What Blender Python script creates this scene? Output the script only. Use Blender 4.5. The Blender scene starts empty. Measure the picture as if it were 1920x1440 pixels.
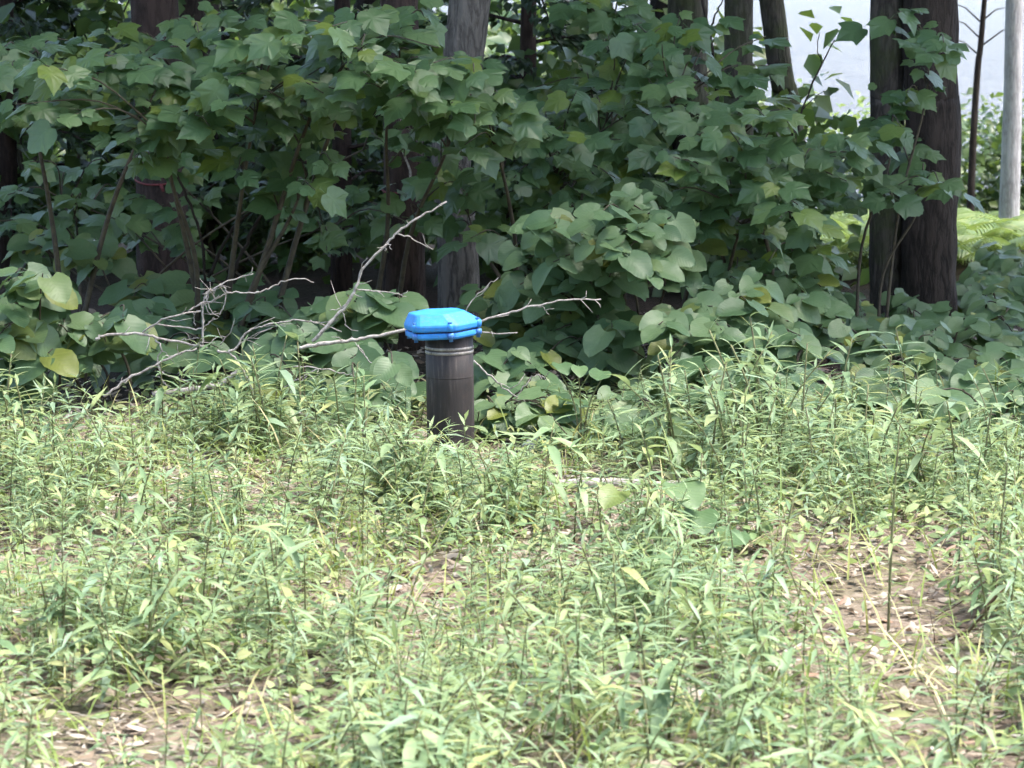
import bpy, math, random
import numpy as np
from mathutils import Vector, Matrix, noise

random.seed(7)
rng = np.random.default_rng(7)
scene = bpy.context.scene
col = scene.collection
R = math.radians

# ------------------------------------------------------------------ camera
FPX, HOR = 5350.0, -15.0            # focal length in photo pixels, horizon row
EYE = 1.6
TILT = math.atan((720 - HOR) / FPX)
cam_data = bpy.data.cameras.new('camera')
cam_data.sensor_width = 36
cam_data.lens = FPX / 1920 * 36
cam_data.clip_start = 0.1
cam_data.clip_end = 4000
cam = bpy.data.objects.new('camera', cam_data)
col.objects.link(cam)
cam.location = (0, 0, EYE)
cam.rotation_euler = (math.pi / 2 - TILT, 0, 0)
scene.camera = cam
cam_data.dof.use_dof = True
cam_data.dof.focus_distance = 10.0
cam_data.dof.aperture_fstop = 9.0

# ------------------------------------------------------------------ light
SUN_EL, SUN_AZ = R(66), R(95)       # azimuth from +Y towards +X
to_sun = Vector((math.sin(SUN_AZ) * math.cos(SUN_EL), math.cos(SUN_AZ) * math.cos(SUN_EL), math.sin(SUN_EL)))
world = bpy.data.worlds.new('World')
scene.world = world
world.use_nodes = True
wn = world.node_tree
wn.nodes.clear()
sky = wn.nodes.new('ShaderNodeTexSky')
sky.sky_type = 'NISHITA'
sky.sun_disc = False
sky.sun_elevation = SUN_EL
sky.sun_rotation = SUN_AZ
sky.air_density = 1.0
sky.dust_density = 3.0
sky.ozone_density = 1.3
bg = wn.nodes.new('ShaderNodeBackground')
bg.inputs['Strength'].default_value = 0.11
wo = wn.nodes.new('ShaderNodeOutputWorld')
wn.links.new(sky.outputs[0], bg.inputs[0])
wn.links.new(bg.outputs[0], wo.inputs[0])
sd = bpy.data.lights.new('sun', 'SUN')
sd.energy = 1.5
sd.angle = R(18)
sd.color = (1.0, 0.96, 0.88)
sun = bpy.data.objects.new('sun', sd)
col.objects.link(sun)
sun.rotation_euler = (-to_sun).to_track_quat('-Z', 'Y').to_euler()
vs = scene.view_settings
vs.view_transform = 'Standard'
vs.look = 'None'
vs.exposure = 2.72
vs.gamma = 1
vs.use_curve_mapping = False
scene.cycles.max_bounces = 6
scene.cycles.diffuse_bounces = 3
scene.cycles.transmission_bounces = 4
scene.cycles.transparent_max_bounces = 6
scene.cycles.use_denoising = True
scene.cycles.use_adaptive_sampling = True
scene.cycles.adaptive_threshold = 0.03

# ------------------------------------------------------------------ places
def gz(x, y):
    """ground height"""
    z = 0.03 * noise.noise(Vector((x * 0.9, y * 0.9, 0))) + 0.012 * noise.noise(Vector((x * 4, y * 4, 3)))
    if y > 15:
        t = min(1, (y - 15) / 33)
        z -= 2.9 * t * t * (3 - 2 * t)
    if y < 5:
        z += 0
    return z

_F = Vector((0, math.cos(TILT), -math.sin(TILT)))
_U = Vector((0, math.sin(TILT), math.cos(TILT)))
def P(px, py, Y):
    """the point at depth Y (metres along the ground) that the pixel's direction passes"""
    d = _F * FPX + Vector((px - 960, 0, 0)) + _U * (720 - py)
    return Vector((0, 0, EYE)) + d * (Y / d.y)
def G(px, py):
    """the ground point under a pixel"""
    Y = 8.0
    for _ in range(12):
        d = _F * FPX + Vector((px - 960, 0, 0)) + _U * (720 - py)
        x = d.x * Y / d.y
        Y = (EYE - gz(x, Y)) / (-d.z / d.y)
    return Vector((d.x * Y / d.y, Y, gz(d.x * Y / d.y, Y)))
def PX(v):
    """pixel of a point"""
    r = v - Vector((0, 0, EYE))
    w = r.dot(_F)
    return 960 + r.x / w * FPX, 720 - r.dot(_U) / w * FPX

# ------------------------------------------------------------------ materials
def mat_new(name):
    m = bpy.data.materials.new(name)
    m.use_nodes = True
    nt = m.node_tree
    nt.nodes.clear()
    out = nt.nodes.new('ShaderNodeOutputMaterial')
    return m, nt, out

class NT:
    def __init__(s, nt): s.nt = nt
    def n(s, t, **kw):
        o = s.nt.nodes.new(t)
        for k, v in kw.items(): setattr(o, k, v)
        return o
    def l(s, a, b): s.nt.links.new(a, b)
    def math(s, op, a, b=None, c=None):
        o = s.n('ShaderNodeMath', operation=op)
        for i, v in enumerate((a, b, c)):
            if v is None: continue
            if isinstance(v, (int, float)): o.inputs[i].default_value = v
            else: s.l(v, o.inputs[i])
        return o.outputs[0]
    def ramp(s, fac, stops):
        o = s.n('ShaderNodeValToRGB')
        el = o.color_ramp.elements
        while len(el) < len(stops): el.new(0.5)
        for e, (p, c) in zip(el, stops):
            e.position = p
            e.color = (*c, 1)
        s.l(fac, o.inputs[0])
        return o.outputs[0]
    def mix(s, fac, a, b, mode='MIX'):
        o = s.n('ShaderNodeMix', data_type='RGBA', blend_type=mode)
        for i, v in ((0, fac), (6, a), (7, b)):
            if isinstance(v, (int, float)): o.inputs[i].default_value = v
            elif isinstance(v, tuple): o.inputs[i].default_value = (*v, 1)
            else: s.l(v, o.inputs[i])
        return o.outputs[2]
    def noise(s, vec, scale, detail=4, rough=0.6):
        o = s.n('ShaderNodeTexNoise')
        o.inputs['Scale'].default_value = scale
        o.inputs['Detail'].default_value = detail
        o.inputs['Roughness'].default_value = rough
        if vec is not None: s.l(vec, o.inputs['Vector'])
        return o.outputs[0]
    def scaled(s, vec, sc):
        o = s.n('ShaderNodeVectorMath', operation='MULTIPLY')
        s.l(vec, o.inputs[0])
        o.inputs[1].default_value = sc
        return o.outputs[0]
    def bump(s, h, strength, dist=0.01):
        o = s.n('ShaderNodeBump')
        o.inputs['Strength'].default_value = strength
        o.inputs['Distance'].default_value = dist
        s.l(h, o.inputs['Height'])
        return o.outputs[0]

def leaf_mat(name, stops, trans_col, trans=0.35, rough=0.42, spec=0.5, veins=7.0, vein_col=1.35):
    m, nt, out = mat_new(name)
    g = NT(nt)
    at = g.n('ShaderNodeAttribute', attribute_name='luv')
    oi = g.n('ShaderNodeObjectInfo')
    sx = g.n('ShaderNodeSeparateXYZ')
    g.l(at.outputs['Vector'], sx.inputs[0])
    u, v, r = sx.outputs
    rnd = g.math('FRACT', g.math('ADD', r, oi.outputs['Random']))
    c = g.ramp(rnd, stops)
    tc = g.n('ShaderNodeTexCoord')
    nz = g.noise(tc.outputs['Object'], 9.0, 3)
    c = g.mix(g.math('MULTIPLY', g.math('SUBTRACT', nz, 0.35), 0.9), c, g.mix(1.0, c, (0.6, 0.72, 0.5), 'MULTIPLY'))
    p = g.n('ShaderNodeBsdfPrincipled')
    if veins:
        au = g.math('ABSOLUTE', u)
        ph = g.math('MULTIPLY', g.math('SUBTRACT', v, g.math('MULTIPLY', au, 0.75)), veins)
        tri = g.math('ABSOLUTE', g.math('SUBTRACT', g.math('FRACT', ph), 0.5))
        side = g.math('SUBTRACT', 1.0, g.math('MULTIPLY', tri, 12.0))
        mid = g.math('SUBTRACT', 1.0, g.math('MULTIPLY', au, 40.0))
        vein = g.math('MAXIMUM', g.math('MAXIMUM', mid, g.math('MULTIPLY', side, 0.6)), 0.0)
        c = g.mix(g.math('MULTIPLY', vein, 0.4), c, g.mix(1.0, c, (vein_col, vein_col, vein_col * 0.95), 'MULTIPLY'))
        relief = g.math('ADD', g.math('MULTIPLY', tri, 2.0), g.math('MULTIPLY', nz, 0.5))
        g.l(g.bump(relief, 0.14, 0.003), p.inputs['Normal'])
    g.l(c, p.inputs['Base Color'])
    p.inputs['Roughness'].default_value = rough
    p.inputs['Specular IOR Level'].default_value = spec
    t = g.n('ShaderNodeBsdfTranslucent')
    tcn = g.mix(0.5, c, trans_col)
    g.l(tcn, t.inputs['Color'])
    mx = g.n('ShaderNodeMixShader')
    mx.inputs[0].default_value = trans
    g.l(p.outputs[0], mx.inputs[1])
    g.l(t.outputs[0], mx.inputs[2])
    g.l(mx.outputs[0], out.inputs[0])
    return m

def bark_mat(name, dark, light, scale=1.0, moss=None, bump=0.8):
    m, nt, out = mat_new(name)
    g = NT(nt)
    tc = g.n('ShaderNodeTexCoord')
    o = tc.outputs['Object']
    n1 = g.noise(g.scaled(o, (1, 1, 0.16)), 26 * scale, 6, 0.65)
    rn_ = g.noise(g.scaled(o, (1, 1, 0.22)), 20 * scale, 5, 0.6)
    ridge = g.math('MINIMUM', g.math('MULTIPLY', g.math('ABSOLUTE', g.math('SUBTRACT', rn_, 0.5)), 9.0), 1.0)
    h = g.math('MULTIPLY', g.math('ADD', n1, 0.25), g.math('ADD', g.math('MULTIPLY', ridge, 0.4), 0.6))
    c = g.ramp(h, [(0.30, dark), (0.52, tuple((a + b) / 2 for a, b in zip(dark, light))), (0.72, light)])
    n2 = g.noise(o, 3.5, 5)
    if moss:
        c = g.mix(g.ramp(n2, [(0.46, (0, 0, 0)), (0.62, (0.8, 0.8, 0.8))]), c, moss)
    else:
        c = g.mix(g.ramp(n2, [(0.45, (0, 0, 0)), (0.7, (0.5, 0.5, 0.5))]), c, tuple(x * 1.5 for x in light))
    p = g.n('ShaderNodeBsdfPrincipled')
    g.l(c, p.inputs['Base Color'])
    p.inputs['Roughness'].default_value = 0.9
    p.inputs['Specular IOR Level'].default_value = 0.2
    g.l(g.bump(h, bump, 0.02), p.inputs['Normal'])
    g.l(p.outputs[0], out.inputs[0])
    return m

def plain_mat(name, c1, c2, rough=0.6, nscale=20, metal=0.0, spec=0.4, bump=0.1, stretch=(1, 1, 1)):
    m, nt, out = mat_new(name)
    g = NT(nt)
    tc = g.n('ShaderNodeTexCoord')
    nz = g.noise(g.scaled(tc.outputs['Object'], stretch), nscale, 6, 0.65)
    c = g.ramp(nz, [(0.35, c1), (0.65, c2)])
    p = g.n('ShaderNodeBsdfPrincipled')
    g.l(c, p.inputs['Base Color'])
    p.inputs['Roughness'].default_value = rough
    p.inputs['Metallic'].default_value = metal
    p.inputs['Specular IOR Level'].default_value = spec
    if bump: g.l(g.bump(nz, bump, 0.004), p.inputs['Normal'])
    g.l(p.outputs[0], out.inputs[0])
    return m

M = {}
M['maple'] = leaf_mat('maple_leaf', [(0, (0.056, 0.112, 0.048)), (0.4, (0.080, 0.146, 0.060)), (0.75, (0.108, 0.175, 0.074)), (0.90, (0.105, 0.168, 0.052)), (0.95, (0.115, 0.165, 0.030))], (0.17, 0.25, 0.03), 0.36, rough=0.42, spec=0.5, veins=4)  # yellow-green end stops imitate backlit leaves in the base colour
M['hobble'] = leaf_mat('hobblebush_leaf', [(0, (0.068, 0.126, 0.056)), (0.5, (0.094, 0.160, 0.072)), (0.84, (0.122, 0.186, 0.086)), (0.92, (0.125, 0.175, 0.060)), (0.96, (0.150, 0.175, 0.035))], (0.18, 0.25, 0.035), 0.30, rough=0.46, spec=0.4, veins=8)  # yellowish end stops put backlight into the colour of a few leaves
M['weed'] = leaf_mat('weed_leaf', [(0, (0.13, 0.21, 0.11)), (0.3, (0.20, 0.29, 0.16)), (0.55, (0.27, 0.35, 0.18)), (0.75, (0.23, 0.33, 0.23)), (0.9, (0.30, 0.36, 0.18)), (1, (0.34, 0.36, 0.15))], (0.36, 0.44, 0.14), 0.36, rough=0.5, spec=0.35, veins=0)
M['low'] = leaf_mat('low_leaf', [(0, (0.16, 0.24, 0.11)), (0.5, (0.25, 0.33, 0.15)), (0.8, (0.31, 0.36, 0.17)), (1, (0.33, 0.33, 0.15))], (0.28, 0.36, 0.07), 0.33, rough=0.55, spec=0.3, veins=0)
M['grass'] = leaf_mat('grass_blade', [(0, (0.15, 0.22, 0.06)), (0.5, (0.22, 0.28, 0.08)), (0.7, (0.30, 0.31, 0.11)), (0.85, (0.42, 0.36, 0.20)), (1, (0.48, 0.42, 0.27))], (0.32, 0.38, 0.07), 0.3, rough=0.5, spec=0.3, veins=0)
M['litter'] = leaf_mat('dead_leaf', [(0, (0.10, 0.072, 0.05)), (0.25, (0.20, 0.15, 0.11)), (0.5, (0.30, 0.25, 0.205)), (0.8, (0.35, 0.305, 0.26)), (0.94, (0.40, 0.365, 0.33)), (1, (0.27, 0.15, 0.10))], (0.3, 0.2, 0.1), 0.12, rough=0.7, spec=0.25, veins=0)
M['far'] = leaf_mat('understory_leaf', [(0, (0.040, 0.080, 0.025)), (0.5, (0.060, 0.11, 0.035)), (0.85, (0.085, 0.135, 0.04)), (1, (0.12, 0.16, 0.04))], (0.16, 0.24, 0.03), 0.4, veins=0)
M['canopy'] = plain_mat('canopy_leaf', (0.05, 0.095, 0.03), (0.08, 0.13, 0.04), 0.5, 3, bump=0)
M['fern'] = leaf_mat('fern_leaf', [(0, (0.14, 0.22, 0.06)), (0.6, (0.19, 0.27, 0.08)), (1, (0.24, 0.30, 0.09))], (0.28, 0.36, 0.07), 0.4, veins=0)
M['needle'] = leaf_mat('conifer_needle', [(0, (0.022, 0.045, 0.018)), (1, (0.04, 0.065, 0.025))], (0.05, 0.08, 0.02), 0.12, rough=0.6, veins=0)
M['bark_dark'] = bark_mat('dark_bark', (0.005, 0.004, 0.003), (0.036, 0.028, 0.022))
M['bark_grey'] = bark_mat('grey_furrowed_bark', (0.014, 0.012, 0.010), (0.15, 0.135, 0.115), 1.0, bump=1.0)
M['bark_moss'] = bark_mat('mossy_bark', (0.012, 0.010, 0.008), (0.075, 0.064, 0.052), 1.0, moss=(0.045, 0.055, 0.02))
M['bark_red'] = bark_mat('red_brown_bark', (0.008, 0.006, 0.005), (0.045, 0.031, 0.025))
M['bark_pale'] = bark_mat('pale_bark', (0.20, 0.185, 0.18), (0.42, 0.40, 0.40), 1.2, bump=0.4)
M['birch'] = bark_mat('birch_bark', (0.14, 0.13, 0.12), (0.40, 0.38, 0.35), 1.4, bump=0.4)
M['twig'] = plain_mat('green_twig', (0.035, 0.028, 0.018), (0.075, 0.062, 0.035), 0.8, 30)
M['weed_stem'] = plain_mat('weed_stem', (0.10, 0.085, 0.045), (0.18, 0.20, 0.08), 0.7, 12)
M['deadwood'] = plain_mat('dead_wood', (0.19, 0.165, 0.145), (0.44, 0.40, 0.36), 0.9, 70, bump=0.7)
M['deadbrown'] = plain_mat('brown_dead_wood', (0.07, 0.045, 0.03), (0.17, 0.115, 0.08), 0.9, 40, bump=0.5)
M['stone'] = plain_mat('pale_stone', (0.36, 0.35, 0.33), (0.56, 0.55, 0.52), 0.85, 14, bump=0.5)
M['tape'] = plain_mat('red_tape', (0.11, 0.018, 0.018), (0.17, 0.035, 0.033), 0.6, 10)

# ground: soil, old leaves, pale dry patches
m, nt, out = mat_new('forest_floor')
g = NT(nt)
tc = g.n('ShaderNodeTexCoord')
n1 = g.noise(tc.outputs['Object'], 1.3, 5)
n2 = g.noise(tc.outputs['Object'], 45, 8, 0.75)
vo = g.n('ShaderNodeTexVoronoi')
vo.inputs['Scale'].default_value = 28
g.l(tc.outputs['Object'], vo.inputs['Vector'])
c = g.ramp(n2, [(0.3, (0.08, 0.060, 0.045)), (0.5, (0.20, 0.155, 0.12)), (0.72, (0.36, 0.30, 0.25))])
c = g.mix(g.ramp(vo.outputs['Color'], [(0.3, (0, 0, 0)), (0.8, (0.6, 0.6, 0.6))]), c, (0.30, 0.24, 0.19))
c = g.mix(g.ramp(n1, [(0.45, (0, 0, 0)), (0.62, (0.55, 0.55, 0.55))]), c, (0.10, 0.12, 0.045))
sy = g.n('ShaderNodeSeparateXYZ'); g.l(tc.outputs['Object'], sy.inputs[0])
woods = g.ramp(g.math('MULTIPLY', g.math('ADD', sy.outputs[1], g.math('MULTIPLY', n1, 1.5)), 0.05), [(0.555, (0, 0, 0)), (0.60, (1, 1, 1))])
c = g.mix(woods, c, g.mix(1.0, c, (0.22, 0.20, 0.18), 'MULTIPLY'))  # dark humus under the trees, darkened further in colour to stand in for shade
p = g.n('ShaderNodeBsdfPrincipled')
g.l(c, p.inputs['Base Color'])
p.inputs['Roughness'].default_value = 0.95
p.inputs['Specular IOR Level'].default_value = 0.15
g.l(g.bump(g.math('ADD', n2, vo.outputs['Distance']), 0.9, 0.02), p.inputs['Normal'])
g.l(p.outputs[0], out.inputs[0])
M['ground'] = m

m, nt, out = mat_new('lake_water')
g = NT(nt)
tc = g.n('ShaderNodeTexCoord')
w1 = g.noise(g.scaled(tc.outputs['Object'], (0.35, 1, 1)), 2.2, 4, 0.6)
w2 = g.noise(g.scaled(tc.outputs['Object'], (0.5, 1, 1)), 0.4, 3, 0.5)
p = g.n('ShaderNodeBsdfPrincipled')
p.inputs['Base Color'].default_value = (0.07, 0.085, 0.13, 1)
p.inputs['Roughness'].default_value = 0.12
p.inputs['IOR'].default_value = 1.33
g.l(g.bump(g.math('ADD', w1, g.math('MULTIPLY', w2, 2.0)), 1.0, 1.1), p.inputs['Normal'])
g.l(p.outputs[0], out.inputs[0])
M['lake'] = m

# well pipe steel: dark brown with vertical streaks and scratches
m, nt, out = mat_new('weathered_steel')
g = NT(nt)
tc = g.n('ShaderNodeTexCoord')
n1 = g.noise(g.scaled(tc.outputs['Object'], (1, 1, 0.10)), 60, 6, 0.7)
n2 = g.noise(tc.outputs['Object'], 9, 5)
n3 = g.noise(tc.outputs['Object'], 120, 3)
c = g.ramp(n1, [(0.36, (0.012, 0.009, 0.008)), (0.55, (0.025, 0.019, 0.017)), (0.70, (0.085, 0.068, 0.06))])
c = g.mix(g.ramp(n2, [(0.5, (0, 0, 0)), (0.7, (0.6, 0.6, 0.6))]), c, (0.05, 0.028, 0.022))
sz = g.n('ShaderNodeSeparateXYZ'); g.l(tc.outputs['Object'], sz.inputs[0])
mud = g.math('SUBTRACT', g.math('ADD', g.math('MULTIPLY', n3, 0.5), n2), g.math('MULTIPLY', sz.outputs[2], 5.0))
c = g.mix(g.ramp(mud, [(0.35, (0, 0, 0)), (0.6, (0.8, 0.8, 0.8))]), c, (0.13, 0.095, 0.065))
p = g.n('ShaderNodeBsdfPrincipled')
g.l(c, p.inputs['Base Color'])
g.l(g.math('ADD', g.math('MULTIPLY', n1, 0.25), 0.52), p.inputs['Roughness'])
p.inputs['Metallic'].default_value = 0.1
g.l(g.bump(g.math('ADD', n1, n3), 0.25, 0.002), p.inputs['Normal'])
g.l(p.outputs[0], out.inputs[0])
M['steel'] = m
M['band'] = plain_mat('scraped_steel', (0.07, 0.06, 0.055), (0.36, 0.33, 0.30), 0.5, 30, metal=0.3)

m, nt, out = mat_new('blue_painted_metal')
g = NT(nt)
tc = g.n('ShaderNodeTexCoord')
n1 = g.noise(tc.outputs['Object'], 22, 6, 0.7)
n2 = g.noise(tc.outputs['Object'], 140, 3)
n4 = g.noise(g.scaled(tc.outputs['Object'], (1, 1, 3)), 55, 8, 0.8)
c = g.ramp(n1, [(0.3, (0.018, 0.19, 0.56)), (0.6, (0.03, 0.25, 0.68)), (0.8, (0.08, 0.32, 0.70))])
c = g.mix(g.ramp(n4, [(0.54, (0, 0, 0)), (0.66, (0.75, 0.75, 0.75))]), c, (0.15, 0.18, 0.20))
p = g.n('ShaderNodeBsdfPrincipled')
g.l(c, p.inputs['Base Color'])
p.inputs['Roughness'].default_value = 0.55
g.l(g.bump(n2, 0.12, 0.002), p.inputs['Normal'])
g.l(p.outputs[0], out.inputs[0])
M['blue'] = m
M['blue_dark'] = plain_mat('dark_gasket', (0.006, 0.012, 0.05), (0.012, 0.025, 0.09), 0.7, 30)
M['bolt'] = plain_mat('blue_bolt', (0.02, 0.10, 0.38), (0.10, 0.25, 0.55), 0.45, 60, metal=0.3)

# ------------------------------------------------------------------ mesh helpers
def mk_mesh(name, V, F, luv=None, mat=None, smooth=True):
    V = np.asarray(V, dtype=np.float32).reshape(-1, 3)
    F = np.asarray(F, dtype=np.int32)
    k = F.shape[1]
    me = bpy.data.meshes.new(name)
    me.vertices.add(len(V))
    me.vertices.foreach_set('co', V.ravel())
    me.loops.add(F.size)
    me.loops.foreach_set('vertex_index', F.ravel())
    me.polygons.add(len(F))
    me.polygons.foreach_set('loop_start', np.arange(0, F.size, k, dtype=np.int32))
    me.polygons.foreach_set('use_smooth', np.full(len(F), smooth, dtype=bool))
    me.update(calc_edges=True)
    if luv is not None:
        a = me.attributes.new('luv', 'FLOAT_VECTOR', 'POINT')
        a.data.foreach_set('vector', np.asarray(luv, dtype=np.float32).ravel())
    if mat: me.materials.append(mat)
    return me

def link(name, me, parent=None, loc=None):
    o = bpy.data.objects.new(name, me)
    col.objects.link(o)
    if parent: o.parent = parent
    if loc is not None: o.location = loc
    return o

def tag(o, label=None, cat=None, group=None, kind=None):
    if label: o['label'] = label
    if cat: o['category'] = cat
    if group: o['group'] = group
    if kind: o['kind'] = kind
    return o

def thing(name, loc, label, cat, group=None):
    o = link(name, None, None, loc)
    o.empty_display_size = 0.05
    return tag(o, label, cat, group)

def tube(pts, rad, n=6, cap=True):
    """tube along points; returns V, F(tris)"""
    pts = [Vector(p) for p in pts]
    V, F = [], []
    prev = None
    for i, p in enumerate(pts):
        t = (pts[min(i + 1, len(pts) - 1)] - pts[max(i - 1, 0)])
        t = t.normalized() if t.length > 1e-9 else Vector((0, 0, 1))
        if prev is None:
            a = t.cross(Vector((0, 1, 0.01)) if abs(t.y) < 0.9 else Vector((1, 0, 0))).normalized()
        else:
            a = (prev - t * prev.dot(t)).normalized()
        prev = a
        b = t.cross(a)
        r = rad[i] if hasattr(rad, '__len__') else rad
        for k in range(n):
            an = 2 * math.pi * k / n
            V.append(p + (a * math.cos(an) + b * math.sin(an)) * r)
    for i in range(len(pts) - 1):
        for k in range(n):
            q = [i * n + k, i * n + (k + 1) % n, (i + 1) * n + (k + 1) % n, (i + 1) * n + k]
            F += [(q[0], q[1], q[2]), (q[0], q[2], q[3])]
    if cap:
        for s, i in ((-1, 0), (1, len(pts) - 1)):
            c = len(V)
            V.append(pts[i])
            for k in range(n):
                e = (i * n + k, i * n + (k + 1) % n)
                F.append((c, e[1], e[0]) if s < 0 else (c, e[0], e[1]))
    return np.array([tuple(v) for v in V]), np.array(F)

def join(parts):
    V, F, o = [], [], 0
    for v, f in parts:
        V.append(v); F.append(np.asarray(f) + o); o += len(v)
    return np.concatenate(V), np.concatenate(F)

def smooth_path(pts, k=4):
    """Catmull-Rom through points"""
    pts = [Vector(p) for p in pts]
    if len(pts) < 3: return pts
    q = [pts[0] * 2 - pts[1]] + pts + [pts[-1] * 2 - pts[-2]]
    out = []
    for i in range(1, len(q) - 2):
        for j in range(k):
            t = j / k
            a, b, c, d = q[i - 1], q[i], q[i + 1], q[i + 2]
            out.append(0.5 * ((2 * b) + (c - a) * t + (2 * a - 5 * b + 4 * c - d) * t * t + (3 * b - a - 3 * c + d) * t ** 3))
    out.append(pts[-1])
    return out

def scatter(tmpl, mats, rnds):
    """copies of a template (V, F, uv) under 3x4 matrices -> V, F, luv"""
    V0, F0, UV0 = tmpl
    n, k = len(mats), len(V0)
    A = np.asarray(mats)
    V = np.einsum('nij,kj->nki', A[:, :, :3], V0) + A[:, None, :, 3]
    F = F0[None] + (np.arange(n) * k)[:, None, None]
    L = np.empty((n, k, 3))
    L[:, :, :2] = UV0[None]
    L[:, :, 2] = np.asarray(rnds)[:, None]
    return V.reshape(-1, 3), F.reshape(-1, 3), L.reshape(-1, 3)

# ------------------------------------------------------------------ leaf shapes (length 1 along +Y, face +Z)
def strip_leaf(width, stations, fold=0.15, droop=0.3, cols=3, petiole=0.0, wavy=0.0, seed=0, heart=0.0, blunt=0.0):
    rs = random.Random(seed)
    V, F, UV = [], [], []
    n = len(stations)
    xs = {3: (-1, 0, 1), 5: (-1, -0.5, 0, 0.5, 1)}[cols]
    ph = rs.uniform(0, 6)
    for i, (t, w) in enumerate(stations):
        for s in xs:
            x = s * w * width * 0.5
            back = -heart * abs(s) ** 1.5 * max(0, 1 - t * 3.2)
            z = abs(s) * w * width * 0.5 * fold * 2 - droop * t * t + wavy * math.sin(t * 13 + ph + s * 2) * abs(s)
            V.append((x, t + back, z)); UV.append((s * w * 0.5, t))
    for i in range(n - 1):
        for j in range(cols - 1):
            a = i * cols + j
            F += [(a, a + 1, a + cols + 1), (a, a + cols + 1, a + cols)]
    V = np.array(V); V[:, 1] += petiole
    UV = np.array(UV); F = np.array(F)
    if petiole:
        k = len(V)
        pv = np.array([(-0.012, 0, 0.02), (0.012, 0, 0.02), (-0.010, petiole + 0.04, 0.0), (0.010, petiole + 0.04, 0.0)])
        V = np.concatenate([V, pv]); UV = np.concatenate([UV, np.zeros((4, 2))])
        F = np.concatenate([F, np.array([(0, 1, 3), (0, 3, 2)]) + k])
    return V, F, UV

def hobble_leaf(seed):
    rs = random.Random(seed)
    st = []
    n = 11
    for i in range(n):
        t = i / (n - 1)
        w = (math.sin(math.pi * min(1, t * 0.93 + 0.07) ** 0.72)) ** 0.62 if t < 1 else 0.0
        w *= 1 + (0.02 if i % 2 else -0.02)
        st.append((t, max(w, 0.02)))
    return strip_leaf(rs.uniform(0.84, 1.0), st, rs.uniform(0.02, 0.14), rs.uniform(0.05, 0.28), 5, 0.16, rs.uniform(0.008, 0.022), seed, 0.14)

def maple_leaf(seed):
    rs = random.Random(seed)
    k1, k2 = rs.uniform(0.9, 1.1), rs.uniform(0.9, 1.1)
    half = [(0.0, 0.05), (0.16, -0.04), (0.32, 0.02), (0.43, 0.13), (0.49, 0.26), (0.525 * k1, 0.40), (0.55 * k1, 0.50), (0.60 * k1, 0.64),
            (0.50, 0.645), (0.42, 0.64), (0.345, 0.665), (0.31, 0.73), (0.25, 0.81), (0.14, 0.91), (0.0, 1.04 * k2)]
    # fine teeth along the outline
    fine = []
    for i in range(len(half) - 1):
        a, b = Vector(half[i]), Vector(half[i + 1])
        fine.append(tuple(a))
        mid = (a + b) / 2
        nrm = Vector(((b - a).y, -(b - a).x)).normalized()
        fine.append(tuple(mid - nrm * 0.018 if i > 2 else mid))
    fine.append(half[-1])
    right = fine
    left = [(-x, y) for x, y in fine[::-1]][1:-1]
    outl = right + left
    C = Vector((0, 0.32))
    V, UV, F = [(0, 0.32, 0)], [(0, 0.32)], []
    n = len(outl)
    droop, fold, wav, ph = rs.uniform(0.12, 0.5), rs.uniform(0.0, 0.14), rs.uniform(0.003, 0.010), rs.uniform(0, 6)
    for ring in (0.5, 1.0):
        for i, (x, y) in enumerate(outl):
            p = C + (Vector((x, y)) - C) * ring
            an = math.atan2(p.x, p.y - 0.05)
            crease = abs(math.sin(an * 2.3))
            z = -droop * max(0, p.y - 0.2) ** 2 - 0.22 * droop * abs(p.x) ** 1.3 + fold * abs(p.x) + wav * math.sin(i * 0.7 + ph) + 0.05 * math.sin(p.x * 4 + ph) * math.sin(p.y * 3 + ph * 2) * ring + 0.014 * crease * ring
            V.append((p.x, p.y, z)); UV.append((p.x, p.y))
    for i in range(n):
        j = (i + 1) % n
        F.append((0, 1 + j, 1 + i))
        a, b, c, d = 1 + i, 1 + j, 1 + n + j, 1 + n + i
        F += [(a, b, c), (a, c, d)]
    V = np.array(V); V[:, 1] += 0.25
    F = np.array(F)[:, ::-1]
    k = len(V)
    pv = np.array([(-0.010, 0, 0.03), (0.010, 0, 0.03), (-0.008, 0.32, 0.0), (0.008, 0.32, 0.0)])
    V = np.concatenate([V, pv]); UV = np.concatenate([np.array(UV), np.zeros((4, 2))])
    F = np.concatenate([F, np.array([(0, 1, 3), (0, 3, 2)]) + k])
    # make faces look up
    return V, F, UV

def as_mesh(name, t, mat):
    V, F, UV = t
    return mk_mesh(name, V, F, np.concatenate([UV, np.zeros((len(V), 1))], 1), mat)

MAPLE = [as_mesh('maple_leaf', maple_leaf(i), M['maple']) for i in range(8)]
HOBBLE = [as_mesh('hobblebush_leaf', hobble_leaf(i + 20), M['hobble']) for i in range(8)]
LANCE = [(0, 0.12), (0.2, 0.75), (0.45, 1.0), (0.75, 0.6), (1.0, 0.03)]
LANCE_LO = [(0, 0.2), (0.4, 1.0), (1.0, 0.04)]
WEED_T = [strip_leaf(w, LANCE, 0.2, d, 3) for w, d in ((0.15, 0.3), (0.19, 0.5), (0.13, 0.15), (0.24, 0.65))]
WEED_T.append(strip_leaf(0.36, LANCE, 0.12, 0.35, 3))
WEED_LO = [strip_leaf(w, LANCE_LO, 0.2, d, 3) for w, d in ((0.18, 0.25), (0.22, 0.4))]
WEED_LEAF = [as_mesh('weed_leaf', t, M['weed']) for t in WEED_T]
OVAL_T = strip_leaf(0.55, [(0, 0.15), (0.35, 1.0), (0.7, 0.85), (1.0, 0.05)], 0.12, 0.2, 3)
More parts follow.
